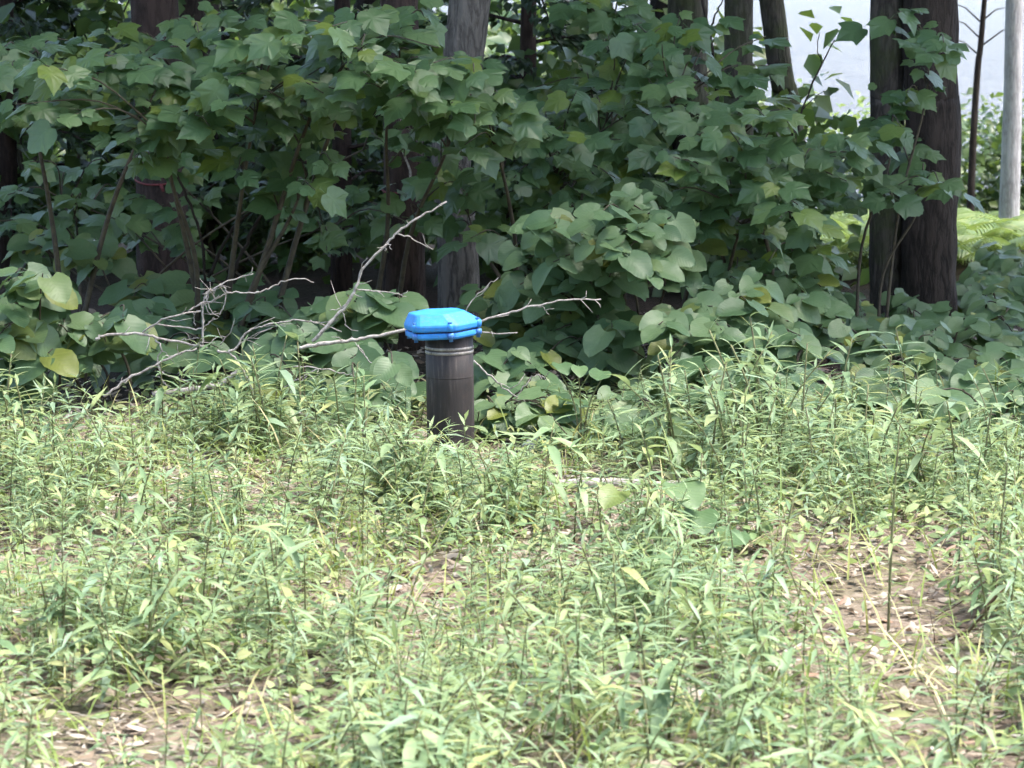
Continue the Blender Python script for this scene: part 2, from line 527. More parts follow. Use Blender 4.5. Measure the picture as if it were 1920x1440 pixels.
CLUMP_T = strip_leaf(0.8, [(0, 0.3), (0.5, 1.0), (1.0, 0.05)], 0.15, 0.2, 3)
BLADE_T = strip_leaf(0.035, [(0, 1), (0.4, 0.9), (0.75, 0.6), (1, 0.05)], 0.1, 0.35, 3)

def frame(d, nrm):
    """3x3 with Y along d and Z near nrm"""
    y = d.normalized()
    x = y.cross(nrm)
    if x.length < 1e-6: x = Vector((1, 0, 0))
    x.normalize()
    z = x.cross(y)
    return x, y, z
def mat34(loc, d, nrm, s, sx=None):
    x, y, z = frame(d, nrm)
    sx = sx or s
    return [[x[i] * sx, y[i] * s, z[i] * s, loc[i]] for i in range(3)]
def mat44(loc, d, nrm, s):
    r = mat34(loc, d, nrm, s)
    return Matrix(r + [[0, 0, 0, 1]])

# ------------------------------------------------------------------ setting
xs = np.concatenate([np.linspace(-900, -30, 12), np.linspace(-24, -7, 12), np.linspace(-6, 6, 97), np.linspace(7, 24, 12), np.linspace(30, 900, 12)])
ys = np.concatenate([np.linspace(-900, -12, 10), np.linspace(-8, 4, 10), np.linspace(4.2, 18, 112), np.linspace(18.5, 60, 60), np.linspace(70, 1500, 12)])
V = [(x, y, gz(x, y) if abs(x) < 30 else gz(x, max(y, 4))) for y in ys for x in xs]
nx = len(xs)
F = [(j * nx + i, j * nx + i + 1, (j + 1) * nx + i + 1, (j + 1) * nx + i) for j in range(len(ys) - 1) for i in range(nx - 1)]
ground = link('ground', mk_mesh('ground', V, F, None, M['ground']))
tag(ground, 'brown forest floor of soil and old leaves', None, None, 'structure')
V = [(-2500, 38, -2.5), (2500, 38, -2.5), (2500, 3400, -2.5), (-2500, 3400, -2.5)]
lake = link('lake', mk_mesh('lake', V, [(0, 1, 2, 3)], None, M['lake']))
tag(lake, 'bright rippled lake beyond the trees', None, None, 'structure')
# low far shore
hx = np.linspace(-2500, 2500, 90)
V, F = [], []
for i, x in enumerate(hx):
    h = 2.5 + 1.5 * noise.noise(Vector((x * 0.006, 0, 5))) + 0.8 * noise.noise(Vector((x * 0.05, 0, 9)))
    V += [(x, 3000, -2.6), (x, 3060, max(1, h * 0.8) - 2.5), (x, 3160, max(1, h) - 2.5), (x, 3300, -2.6)]
for i in range(len(hx) - 1):
    for j in range(3):
        a = i * 4 + j
        F.append((a, a + 4, a + 5, a + 1))
tag(link('hills', mk_mesh('hills', V, F, None, M['canopy'])), 'low wooded far shore across the lake', None, None, 'structure')

# ------------------------------------------------------------------ trees
def crown_tmpl(seed, n, rx, rz, size):
    r = np.random.default_rng(seed)
    mats, rn = [], []
    clumps = []
    for _ in range(46):
        v = r.normal(size=3); v /= np.linalg.norm(v)
        v *= r.uniform(0.25, 1) ** 0.5
        clumps.append((v[0] * rx, v[1] * rx, v[2] * rz, r.uniform(0.5, 1.1)))
    for _ in range(n):
        c = clumps[r.integers(len(clumps))]
        o = r.normal(size=3) * c[3] * 0.5
        d = Vector(r.normal(size=3)); d.z -= 0.4
        nn = Vector((r.normal() * 0.6, r.normal() * 0.6, 1))
        mats.append(mat34((c[0] + o[0], c[1] + o[1], c[2] + o[2] * 0.6), d, nn, size * r.uniform(0.7, 1.3)))
        rn.append(r.uniform())
    return scatter(CLUMP_T, mats, rn)
CROWN = []
for s in range(3):
    v, f, l = crown_tmpl(s + 3, 3700, 3.3, 3.0, 0.30)
    CROWN.append(mk_mesh('crown', v, f, l, M['canopy']))

def trunk_mesh(pts, rads, mat, lump=0.08, n=28, fl=1.0):
    path = smooth_path(pts, 6)
    m = len(path)
    rr = np.interp(np.linspace(0, 1, m), np.linspace(0, 1, len(rads)), rads)
    fine, fr = [], []
    for i in range(m - 1):
        L = (path[i + 1] - path[i]).length
        k = max(1, int(L / 0.06)) if path[i].z < 2.2 else 1
        for j in range(k):
            fine.append(path[i].lerp(path[i + 1], j / k)); fr.append(rr[i] + (rr[i + 1] - rr[i]) * j / k)
    fine.append(path[-1]); fr.append(rr[-1])
    v, f = tube(fine, fr, n)
    c = np.repeat(np.array([tuple(p) for p in fine]), n, 0)
    q = v[:len(c)]
    d = q - c
    for i in range(len(q)):
        x = q[i]
        a = noise.noise(Vector((x[0] * 9, x[1] * 9, x[2] * 1.6)))
        b = noise.noise(Vector((x[0] * 38, x[1] * 38, x[2] * 6)))
        d[i] *= 1 + lump * a + lump * 0.55 * b
    v[:len(c)] = c + d
    return mk_mesh('trunk', v, f, None, mat)

def tree(label, stems, mat, crown=None, group=None, name='tree', lump=0.08, cat='tree', limbs=3):
    """stems: list of (list of (px,py) bottom->top, width px list, depth). Trunk goes on up to its crown above the frame."""
    first = stems[0]
    b = P(first[0][0][0], first[0][0][1], first[2])
    base = Vector((b.x, first[2], gz(b.x, first[2])))
    t = thing(name, base, label, cat, group)
    for st in stems:
        pts, wd, Y = st[:3]
        bark = st[3] if len(st) > 3 else mat
        w3 = [P(x, y, Y) for x, y in pts]
        rad = [w * Y / FPX / 2 for w in wd]
        low = w3[0]
        g0 = gz(low.x, Y)
        if low.z > g0 + 0.03:
            e = (w3[1] - w3[0]).normalized() if len(w3) > 1 else Vector((0, 0, 1))
            bot = Vector((low.x - e.x * (low.z - g0) * 0.7, Y, g0 - 0.1))
            w3 = [bot] + w3; rad = [rad[0] * 1.18] + rad
        else:
            w3[0] = Vector((low.x, Y, g0 - 0.1))
        top = w3[-1]
        e = (w3[-1] - w3[-2]).normalized()
        hgt = crown[1] if crown else 6.0
        w3 += [Vector((top.x + e.x * hgt * 0.35, top.y + 0.1, top.z + hgt * 0.45)), Vector((top.x + e.x * hgt * 0.5, top.y, hgt + 1.5))]
        rad += [rad[-1] * 0.8, rad[-1] * 0.35]
        link('trunk', trunk_mesh([p - base for p in w3], rad, bark, lump), t)
        if crown:
            for k in range(limbs):
                an = random.uniform(0, 6.28)
                s = w3[-2].lerp(w3[-1], k / (limbs + 1)) - base
                en = s + Vector((math.cos(an) * 1.8, math.sin(an) * 1.8, random.uniform(1.0, 2.0)))
                v, f = tube(smooth_path([s, s.lerp(en, 0.5) + Vector((0, 0, 0.2)), en]), [rad[-1] * 0.9] * 5 + [rad[-1] * 0.6] * 4, 6)
                link('limb', mk_mesh('limb', v, f, None, mat), t)
    if crown:
        c = link('crown', CROWN[crown[0] % 3], t, Vector((w3[-1].x, w3[-1].y, crown[1])) - base + Vector(crown[3] if len(crown) > 3 else (0, 0, 0)))
        c.rotation_euler = (0, 0, random.uniform(0, 6.28))
        c.scale = [crown[2]] * 3
        c['kind'] = 'stuff'
    return t

twin = tree('twin-stemmed dark bark tree rising from the leafy bank', [
    ([(1742, 640), (1744, 560), (1745, 420), (1746, 200), (1746, 0)], [112, 108, 104, 102, 100], 13.6),
    ([(1666, 640), (1665, 560), (1665, 420), (1665, 200), (1666, 0)], [80, 68, 66, 66, 66], 13.7, M['bark_moss'])], M['bark_dark'], (0, 8.3, 1.05, (-0.3, 0.0, 0)), lump=0.15)
tree('furrowed grey bark tree behind the blue capped pipe', [([(862, 600), (858, 440), (846, 300), (862, 150), (882, 0)], [84, 76, 74, 74, 74], 13.4)], M['bark_grey'], (1, 8.3, 1.1, (-0.2, 0.2, 0)), lump=0.14)
con1 = tree('dark conifer trunk wrapped with red tape, beside the furrowed grey tree', [([(758, 560), (757, 400), (755, 240), (750, 60)], [84, 78, 74, 70], 12.9)], M['bark_red'], (2, 8.0, 0.95, (0, 0.2, 0)))
con2 = tree('dark reddish trunk with red tape behind the big maple leaves', [([(308, 540), (305, 400), (298, 240), (292, 60), (290, 0)], [104, 96, 92, 88, 86], 14.0)], M['bark_red'], (0, 8.3, 1.1, (0, -0.2, 0)))
tree('short-looking black trunk beside the slim birch', [([(1112, 420), (1112, 200), (1113, 0)], [80, 76, 74], 17.5)], M['bark_dark'], (1, 7.5, 0.9))
tree('slim pale birch trunk against the lake glints', [([(1066, 380), (1063, 150), (1060, 0)], [30, 29, 28], 22.0)], M['birch'], (2, 8.5, 0.7))
tree('mossy dark trunk left of the grey-brown trunk', [([(1296, 480), (1292, 200), (1288, 0)], [78, 72, 70], 15.4)], M['bark_moss'], (2, 8.5, 0.95, (0, -0.3, 0)))
tree('upright grey-brown trunk left of the leaning trunk', [([(1384, 560), (1385, 400), (1384, 200), (1386, 0)], [62, 58, 55, 52], 14.4)], M['bark_moss'], (0, 8.4, 1.0, (0.5, -0.3, 0)))
tree('leaning grey trunk beside the open lake view', [([(1500, 460), (1490, 300), (1474, 180), (1446, 0)], [50, 48, 46, 44], 16.0)], M['bark_moss'], (1, 8.2, 0.7, (-0.6, -0.9, 0)))
tree('pale grey sunlit trunk standing in the bright ferns', [([(1893, 470), (1891, 440), (1897, 250), (1902, 0)], [46, 40, 36, 32], 20.0)], M['bark_pale'], (2, 9.5, 0.6, (1.5, 1, 0)), lump=0.04)

thin = tree('thin dark sapling between twin tree and pale trunk', [([(1822, 330), (1826, 240), (1834, 120), (1846, 0)], [14, 13, 12, 10], 25.0)], M['bark_dark'], (1, 8.5, 0.35))
for k in range(9):
    z = random.uniform(0.2, 1.7)
    an = random.choice((0, 3.14)) + random.uniform(-0.6, 0.6)
    s = Vector((0.02 + z * 0.05, 0, z + 1.2))
    e = s + Vector((math.cos(an), math.sin(an), 0.5)) * random.uniform(0.2, 0.45)
    v, f = tube([s, s.lerp(e, 0.5) + Vector((0, 0, 0.04)), e], [0.008, 0.006, 0.002], 4)
    link('twig', mk_mesh('twig', v, f, None, M['bark_dark']), thin)

# trees added to block sun and sky: edge ends, woods, and behind the viewer
for lab, x, y, cz, cs, k in (
        ('unseen tall dark tree added for shade past the leafy bank', 4.9, 13.3, 8.4, 0.95, 0), ('unseen broad tree added for shade beyond the twin-stemmed one', 7.6, 13.2, 9.0, 0.95, 1),
        ('unseen straight tree added for shade at the clearing edge', 10.4, 13.3, 9.5, 0.95, 2), ('unseen old tree added for shade beside the big maple sapling', -4.4, 13.8, 8.5, 1.1, 1),
        ('tall tree added deeper in to darken the woods', -3.2, 18.2, 9.0, 0.9, 2), ('tree added to darken the woods behind the mossy trunk', 1.0, 17.8, 9.0, 1.0, 1), ('unseen tree added to darken the woods behind the upper left maple', -5.2, 16.8, 8.6, 1.2, 0), ('tree added to darken the woods behind the reddish taped trunk', -1.9, 16.6, 8.8, 1.1, 1),
        ('stout tree added to darken the woods', -0.9, 19.0, 9.0, 0.9, 0),
        ('unseen tall tree added behind the viewer to cut sky light', -7.5, -8.0, 7.5, 1.3, 0), ('unseen broad tree added behind the viewer to cut sky light', -1.5, -9.5, 7.0, 1.4, 1),
        ('unseen leafy tree added behind the viewer to cut sky light', 5.0, -8.5, 7.5, 1.3, 2), ('unseen spreading tree added at the far corner to cut sky light', -12.0, -3.0, 7.5, 1.3, 1)):
    t = thing('tree', (x, y, gz(x, y)), lab, 'tree')
    link('trunk', trunk_mesh([Vector((0, 0, -0.1)), Vector((0.03, 0, 2)), Vector((0, 0, 5)), Vector((0.1, 0, cz + 1))], [0.2, 0.17, 0.14, 0.05], M['bark_dark'], 0.08, 18), t)
    c = link('crown', CROWN[k], t, (0, 0, cz - gz(x, y)))
    c.scale = [cs] * 3
    c.rotation_euler = (0, 0, k * 1.3 + x)
    c['kind'] = 'stuff'

# red flagging tape round two trunks
def tape(label, pts, Y, rpx):
    t = []
    for i in range(25):
        a = 2 * math.pi * i / 24
        c = P(pts[0], pts[1], Y)
        r = rpx * Y / FPX / 2 * 1.09
        t.append(Vector((c.x + math.cos(a) * r, c.y + math.sin(a) * r, c.z + 0.012 * math.sin(a * 2 + pts[0]) - 0.01 * math.cos(a))))
    V, F = [], []
    for p in t: V += [(p.x, p.y, p.z - 0.0045), (p.x, p.y, p.z + 0.0045)]
    for i in range(24): F.append((2 * i, 2 * i + 2, 2 * i + 3, 2 * i + 1))
    k = len(V)
    a = t[18]
    V += [(a.x, a.y - 0.004, a.z + 0.01), (a.x + 0.02, a.y - 0.01, a.z), (a.x + 0.03, a.y - 0.02, a.z - 0.03), (a.x + 0.018, a.y - 0.02, a.z - 0.032)]
    F.append((k, k + 1, k + 2, k + 3))
    o = link('flagging_tape', mk_mesh('flagging_tape', V, F, None, M['tape']))
    md = o.modifiers.new('thick', 'SOLIDIFY'); md.thickness = 0.0015
    return tag(o, label, 'tape')
tape('red tape tied round the dark conifer trunk behind the pipe', (757, 357), 12.9, 78)
tape('red tape tied round the reddish trunk behind the maple leaves', (304, 340), 14.0, 95)

# ------------------------------------------------------------------ well casing
pb = G(846, 846)
PX0, PY0 = pb.x, 9.75
base = Vector((P(846, 800, PY0).x, PY0, gz(PX0, PY0)))
well = thing('well_casing', base, 'dark steel well pipe with a bright blue bolted cap', 'well pipe')
SC = PY0 / FPX
def hz(py): return P(846, py, PY0).z - base.z
rp = 45 * SC
def lathe(prof, n=48):
    V, F = [], []
    for r, z in prof:
        for k in range(n):
            a = 2 * math.pi * k / n
            V.append((r * math.cos(a), r * math.sin(a), z))
    for i in range(len(prof) - 1):
        for k in range(n):
            F.append((i * n + k, i * n + (k + 1) % n, (i + 1) * n + (k + 1) % n, (i + 1) * n + k))
    return V, F
lean = lambda o: setattr(o, 'rotation_euler', (0, R(-0.6), 0))
zt = hz(624)
V, F = lathe([(rp * 1.02, -0.15), (rp * 1.02, 0.0), (rp, 0.1), (rp, zt * 0.6), (rp, zt), (rp * 0.9, zt)])
o = link('pipe', mk_mesh('pipe', V, F, None, M['steel']), well)
for py in (650, 658):
    z = hz(py)
    V, F = lathe([(rp * 1.0, z - 0.005), (rp + 0.0022, z - 0.0025), (rp + 0.0022, z + 0.0025), (rp * 1.0, z + 0.005)])
    link('band', mk_mesh('band', V, F, None, M['band']), well)
z = hz(704)
V, F = lathe([(rp * 1.0, z - 0.003), (rp + 0.0012, z), (rp * 1.0, z + 0.003)])
link('seam', mk_mesh('seam', V, F, None, M['steel']), well)
# cap: lower flange ring, gasket, faceted lid with a flat sloping top
N8 = 6
def octo(prof, rot, scale=(1, 1), tilt=0.0, taper=None):
    """prof: (radius, z); 8-sided rings with softened corners"""
    V, F = [], []
    ring = []
    for k in range(N8):
        for da in (-6, 0, 6):
            a = 2 * math.pi * k / N8 + rot + R(da)
            ring.append((a, 0.985 if da else 1.0))
    n = len(ring)
    for r, z in prof:
        for a, s in ring:
            x, y = r * s * math.cos(a) * scale[0], r * s * math.sin(a) * scale[1]
            V.append((x + (tilt if z > prof[0][1] + 0.035 else 0), y, z))
    for i in range(len(prof) - 1):
        for k in range(n):
            F.append((i * n + k, i * n + (k + 1) % n, (i + 1) * n + (k + 1) % n, (i + 1) * n + k))
    return V, F, n
def poly_obj(name, V, F, n, m, cap_top, cap_bot, parent, bev=0.003):
    me = bpy.data.meshes.new(name)
    ff = list(F)
    if cap_top: ff.append(tuple(range(len(V) - n, len(V))))
    if cap_bot: ff.append(tuple(range(n))[::-1])
    me.from_pydata(V, [], ff)
    me.materials.append(m)
    o = link(name, me, parent)
    if bev:
        b = o.modifiers.new('bev', 'BEVEL'); b.width = bev; b.segments = 2; b.limit_method = 'ANGLE'; b.angle_limit = R(25)
    return o
rc = 75 * SC
ROT = R(-70)
zf0, zf1, zg, zl1, ztop = hz(629), hz(617), hz(614.6), hz(601.5), hz(582.5)
V, F, n = octo([(rc * 0.70, zf0 + 0.001), (rc * 0.90, zf0), (rc * 0.955, zf0 + 0.007), (rc * 0.955, zf1 - 0.003), (rc * 0.93, zf1)], ROT)
poly_obj('cap_flange', V, F, n, M['blue'], True, True, well, 0.002)
V, F, n = octo([(rc * 0.90, zf1 - 0.001), (rc * 0.90, zg + 0.001)], ROT)
poly_obj('gasket', V, F, n, M['blue_dark'], False, False, well, 0)
V, F, n = octo([(rc * 0.93, zg), (rc * 0.985, zg + 0.004), (rc, zl1 - 0.006), (rc * 0.985, zl1), (rc * 0.735, ztop - 0.004), (rc * 0.705, ztop)], ROT, tilt=-10 * SC)
lid = poly_obj('cap_lid', V, F, n, M['blue'], True, True, well, 0.004)
lid.location = (0, 0, 0)
for k in range(N8):
    a = 2 * math.pi * k / N8 + ROT - R(7)
    c = Vector((math.cos(a), math.sin(a), 0)) * rc * 0.92
    # lug on the lid, lug on the flange, bolt head and nut
    V, F = lathe([(0.0005, zl1 + 0.003), (0.009, zl1 + 0.003), (0.012, zl1 - 0.002), (0.012, zg + 0.002), (0.0005, zg + 0.002)], 12)
    o = link('lug', mk_mesh('lug', V, F, None, M['blue']), lid, c)
    V, F = lathe([(0.0005, zl1 + 0.010), (0.0065, zl1 + 0.010), (0.0075, zl1 + 0.008), (0.0075, zl1 + 0.003), (0.0005, zl1 + 0.003)], 6)
    o = link('bolt', mk_mesh('bolt', V, F, None, M['bolt'], False), lid, c)
    V, F = lathe([(0.0005, zf1 + 0.001), (0.0125, zf1), (0.0125, zf0 + 0.004), (0.007, zf0 + 0.003), (0.007, zf0 - 0.007), (0.0005, zf0 - 0.007)], 10)
    o = link('nut', mk_mesh('nut', V, F, None, M['bolt']), well, c)
for o in well.children: pass
CAPM = Matrix.Translation((-11 * SC, 0, zf1)) @ Matrix.Rotation(R(-2.6), 4, 'Y') @ Matrix.Translation((0, 0, -zf1))
for o in list(well.children) + list(lid.children):
    if o.name.split('.')[0] in ('cap_flange', 'gasket', 'cap_lid', 'lug', 'bolt', 'nut'):
        o.data.transform(CAPM @ Matrix.Translation(o.location))
        o.location = (0, 0, 0)
well.rotation_euler = (R(0.5), R(-0.8), 0)

# ------------------------------------------------------------------ shrubs with single leaves
LEAF_N = 0
def shrub(name, label, cat, bases, regions, kind, size, n_twigs, per_twig, group=None, tilt=1.0, stem_r=0.006, cap=300):
    """regions: (px, py, rx, ry, depth0, depth1, weight); bases: list of (px, depth) where stems leave the ground"""
    global LEAF_N
    meshes = MAPLE if kind == 'maple' else HOBBLE
    bs = []
    for px, Y in bases:
        x = P(px, 600, Y).x
        bs.append(Vector((x, Y, gz(x, Y) - 0.02)))
    t = thing(name, bs[0] + Vector((0, 0, 0.02)), label, cat, group)
    o0 = t.location.copy()
    wsum = sum(r[6] for r in regions)
    cnt = 0
    nodes = []
    for bi, b in enumerate(bs):
        for q in range(2 if stem_r > 0.008 else 3):
            r = regions[(bi + q * len(bs)) % len(regions)]
            e = P(r[0] + random.uniform(-0.3, 0.3) * r[2], r[1], (r[4] + r[5]) / 2 + 0.1)
            e.z = max(e.z, gz(e.x, e.y) + 0.08)
            hgt = e.z - b.z
            b2 = b + Vector((random.uniform(-0.12, 0.12), random.uniform(-0.05, 0.1), 0))
            path = smooth_path([b2, b2.lerp(e, 0.35) + Vector((random.uniform(-0.05, 0.05), 0.03, 0.12 * hgt)), b2.lerp(e, 0.7) + Vector((random.uniform(-0.05, 0.05), 0.03, 0.10 * hgt)), e], 5)
            v, f = tube([p - o0 for p in path], np.linspace(stem_r * 1.25, 0.003, len(path)), 7)
            link('stem', mk_mesh('stem', v, f, None, M['twig']), t)
            nodes += path[4:]
    for r in regions:
        k = max(1, round(n_twigs * r[6] / wsum))
        for i in range(k):
            # even spread inside the ellipse
            a = i * 2.39996 + random.uniform(-0.3, 0.3)
            q = math.sqrt((i + 0.5) / k)
            px, py = r[0] + math.cos(a) * q * r[2], r[1] + math.sin(a) * q * r[3]
            Y = random.uniform(r[4], r[5])
            tip = P(px, py, Y)
            gtip = gz(tip.x, tip.y)
            if tip.z < gtip + 0.05: tip.z = gtip + 0.05
            b = min(nodes, key=lambda v: (v - tip).length + max(0, v.z - tip.z + 0.05) * 1.5)
            hgt = tip.z - b.z
            mid = b.lerp(tip, 0.5) + Vector((random.uniform(-0.04, 0.04), random.uniform(0, 0.05), 0.05 + 0.04 * (tip - b).length))
            path = smooth_path([b, mid, tip], 4)
            rad = np.linspace(0.0045, 0.0022, len(path))
            v, f = tube([p - o0 for p in path], rad, 5)
            link('twig', mk_mesh('twig', v, f, None, M['twig']), t)
            out = (path[-1] - path[-4]).normalized()
            for j in range(per_twig):
                if cnt >= cap: break
                back = (j // 2) * 0.09 * size / 0.18 * random.uniform(0.8, 1.4)
                p = tip - out * back + Vector((random.uniform(-1, 1), random.uniform(-1, 1), random.uniform(-1, 1))) * 0.02
                side = (1 if j % 2 else -1) * random.uniform(0.5, 1.3)
                d = Vector((side, random.uniform(-1.1, 0.1), random.uniform(-0.9, 0.05)))
                nn = Vector((random.uniform(-0.5, 0.5), -0.5 * tilt + random.uniform(-0.55, 0.5), 1.0))
                sc = size * random.uniform(0.42, 1.0) * (0.75 if j >= 4 else 1)
                o = link('leaf', random.choice(meshes), t)
                o.matrix_basis = mat44(p - o0, d, nn, sc)
                cnt += 1
    LEAF_N += cnt
    return t

# big maples above (front tier, lit by the open sky)
shrub('maple_sapling', 'maple sapling whose broad leaves fill the upper left corner', 'sapling', [(375, 11.9), (120, 12.0)],
      [(210, 175, 230, 75, 11.0, 12.0, 3), (70, 130, 150, 60, 11.4, 12.2, 1.4), (310, 255, 110, 40, 11.0, 11.6, 0.9), (330, 60, 160, 40, 12.0, 12.6, 0.8)], 'maple', 0.145, 50, 6, stem_r=0.012)
shrub('maple_sapling', 'arching maple sapling with black stems, left of the conifer trunk', 'sapling', [(395, 11.7), (440, 11.8)],
      [(600, 110, 190, 90, 11.0, 12.0, 3), (500, 190, 170, 60, 11.0, 11.8, 1.6), (540, 330, 130, 50, 11.2, 12.0, 1.1), (730, 60, 110, 60, 11.2, 12.2, 1.2)], 'maple', 0.145, 50, 6, stem_r=0.013)
shrub('maple_sapling', 'maple boughs reaching across the furrowed grey trunk', 'sapling', [(700, 12.2), (930, 12.3)],
      [(840, 170, 110, 70, 11.2, 12.0, 1.8), (900, 230, 100, 55, 11.2, 12.0, 1.5), (770, 130, 90, 50, 11.3, 12.0, 1), (860, 400, 70, 60, 11.8, 12.6, 0.7), (830, 310, 90, 50, 11.8, 12.6, 0.8)], 'maple', 0.14, 40, 6, stem_r=0.011)
shrub('maple_sapling', 'dim maple sapling in shade under the upper left leaves', 'sapling', [(150, 12.8), (560, 12.9)],
      [(110, 370, 150, 90, 12.8, 13.6, 2), (300, 420, 110, 70, 12.6, 13.4, 1.2), (640, 420, 150, 60, 12.3, 12.8, 1.6), (290, 290, 90, 50, 12.6, 13.4, 1.0), (760, 250, 60, 60, 12.3, 12.7, 0.5)], 'maple', 0.13, 34, 5)
shrub('maple_sapling', 'shaded maple sapling between the grey trunk and mossy trunk', 'sapling', [(1050, 12.9), (1180, 12.8)],
      [(1120, 230, 150, 110, 12.2, 13.3, 3), (1040, 330, 120, 80, 12.0, 13.0, 1.6), (1190, 90, 80, 80, 12.6, 13.6, 1.3), (1140, 20, 90, 40, 12.8, 13.6, 0.8)], 'maple', 0.135, 46, 6)
shrub('maple_sapling', 'dense maple sapling before the mossy and grey-brown trunks', 'sapling', [(1290, 12.2), (1420, 12.2)],
      [(1330, 310, 140, 90, 11.6, 12.4, 3), (1420, 250, 90, 60, 11.7, 12.4, 1.3), (1400, 400, 140, 60, 11.4, 12.2, 1.8), (1260, 200, 80, 60, 12.0, 12.8, 0.9), (1270, 60, 90, 60, 12.4, 13.2, 1.0), (1420, 120, 60, 60, 12.6, 13.2, 0.6)], 'maple', 0.14, 50, 6, stem_r=0.010)
shrub('maple_sapling', 'maple sapling under the open lake view', 'sapling', [(1520, 12.4)],
      [(1510, 350, 80, 70, 11.8, 12.8, 1.5), (1460, 440, 80, 60, 11.8, 12.6, 1.0), (1590, 285, 55, 45, 12.0, 12.8, 0.8)], 'maple', 0.135, 30, 6, stem_r=0.009)
shrub('maple_sapling', 'maple sprays hanging in front of the twin-stemmed tree', 'sapling', [(1640, 12.7)],
      [(1750, 80, 55, 18, 12.4, 12.9, 0.8), (1675, 235, 45, 60, 12.4, 13.0, 1.1), (1730, 340, 85, 25, 12.4, 12.9, 0.9), (1650, 370, 60, 25, 12.3, 12.8, 0.7), (1725, 160, 35, 25, 12.5, 12.9, 0.4), (1660, 20, 40, 30, 12.6, 13, 0.5)], 'maple', 0.135, 20, 5, stem_r=0.007)
# hobblebushes
shrub('hobblebush', 'round-leaved hobblebush with pale leaf tiers right of the blue cap', 'shrub', [(1090, 11.3), (1200, 11.5)],
      [(1090, 450, 150, 50, 11.0, 11.6, 2), (1200, 420, 80, 40, 11.0, 11.5, 1), (1110, 520, 160, 45, 10.9, 11.5, 1.6), (1230, 490, 70, 30, 10.9, 11.4, 0.6)], 'hobble', 0.145, 40, 5)
shrub('hobblebush', 'shaded hobblebush low behind the pipe, right of the blue cap', 'shrub', [(1000, 11.6), (1120, 11.5)],
      [(1020, 620, 150, 70, 11.2, 11.8, 2.4), (1120, 660, 110, 50, 11.0, 11.6, 1.2), (980, 560, 120, 40, 11.4, 12.0, 1)], 'hobble', 0.14, 46, 5)
shrub('hobblebush', 'leafy hobblebush mound left of the twin-stemmed tree', 'shrub', [(1380, 11.2), (1500, 11.4)],
      [(1370, 600, 130, 35, 10.8, 11.4, 1.6), (1480, 600, 130, 45, 11.2, 11.9, 1.8), (1290, 640, 100, 40, 10.7, 11.2, 1.1), (1420, 660, 150, 40, 10.8, 11.3, 1.6), (1380, 540, 110, 30, 11.6, 12.2, 0.9)], 'hobble', 0.13, 52, 5)
shrub('hobblebush', 'low hobblebush spreading at the foot of the twin-stemmed tree', 'shrub', [(1660, 11.8), (1800, 11.7)],
      [(1660, 650, 110, 45, 11.4, 12.2, 1.6), (1800, 640, 110, 50, 11.6, 12.6, 1.6), (1740, 710, 170, 40, 11.0, 11.5, 1.6), (1720, 590, 60, 20, 12.6, 13.0, 0.5), (1880, 600, 70, 50, 12.0, 12.8, 0.9)], 'hobble', 0.12, 56, 5)
shrub('hobblebush', 'hobblebush among tall weeds at the right edge', 'shrub', [(1820, 10.8), (1700, 10.8)],
      [(1820, 770, 130, 45, 10.0, 10.8, 1.5), (1640, 760, 130, 40, 10.1, 10.9, 1.3), (1880, 700, 70, 30, 10.6, 11.3, 0.7), (1880, 835, 60, 25, 9.6, 10.1, 0.6), (1560, 810, 90, 25, 9.8, 10.2, 0.6)], 'hobble', 0.15, 42, 4)
shrub('hobblebush', 'hobblebush among weeds below the leafy mound', 'shrub', [(1340, 10.7), (1480, 10.7)],
      [(1290, 735, 120, 45, 10.2, 10.8, 1.4), (1450, 740, 130, 45, 10.2, 10.9, 1.5), (1200, 800, 80, 30, 9.8, 10.4, 0.9), (1400, 810, 110, 25, 9.8, 10.2, 0.8)], 'hobble', 0.15, 40, 4)
shrub('hobblebush', 'bright hobblebush clump at the left edge', 'shrub', [(40, 10.9), (120, 10.9)],
      [(40, 560, 70, 60, 10.6, 11.1, 1.5), (60, 640, 100, 40, 10.5, 10.9, 1.3), (20, 700, 60, 30, 10.6, 10.9, 0.6)], 'hobble', 0.155, 24, 4)
shrub('hobblebush', 'pale round leaves over the tangled dead branch', 'shrub', [(200, 10.9)],
      [(210, 605, 95, 18, 10.75, 10.95, 1), (170, 640, 70, 20, 10.8, 11.0, 0.5)], 'hobble', 0.155, 8, 3)
shrub('hobblebush', 'dark-shaded hobblebush behind the tangled dead branch', 'shrub', [(300, 11.8), (450, 11.8)],
      [(340, 570, 150, 50, 11.6, 12.4, 2), (250, 660, 170, 50, 11.0, 11.6, 1.6), (470, 600, 110, 60, 11.4, 12.0, 1.3), (120, 480, 110, 40, 12.0, 12.6, 1)], 'hobble', 0.145, 56, 4)
shrub('hobblebush', 'hobblebush between the dead branches and the pipe', 'shrub', [(620, 10.9), (720, 11.0)],
      [(620, 620, 110, 50, 10.8, 11.3, 1.4), (700, 590, 80, 40, 10.8, 11.3, 1), (690, 710, 90, 45, 10.1, 10.8, 1.2), (560, 710, 100, 45, 10.3, 11.0, 1.1)], 'hobble', 0.15, 36, 4)
shrub('hobblebush', 'hobblebush leaves against the right side of the pipe', 'shrub', [(960, 10.6)],
      [(950, 700, 70, 30, 10.3, 10.7, 1), (1000, 770, 90, 40, 10.0, 10.5, 1.3), (935, 800, 45, 30, 9.9, 10.3, 0.7), (1080, 800, 60, 30, 9.8, 10.3, 0.7)], 'hobble', 0.14, 26, 4)
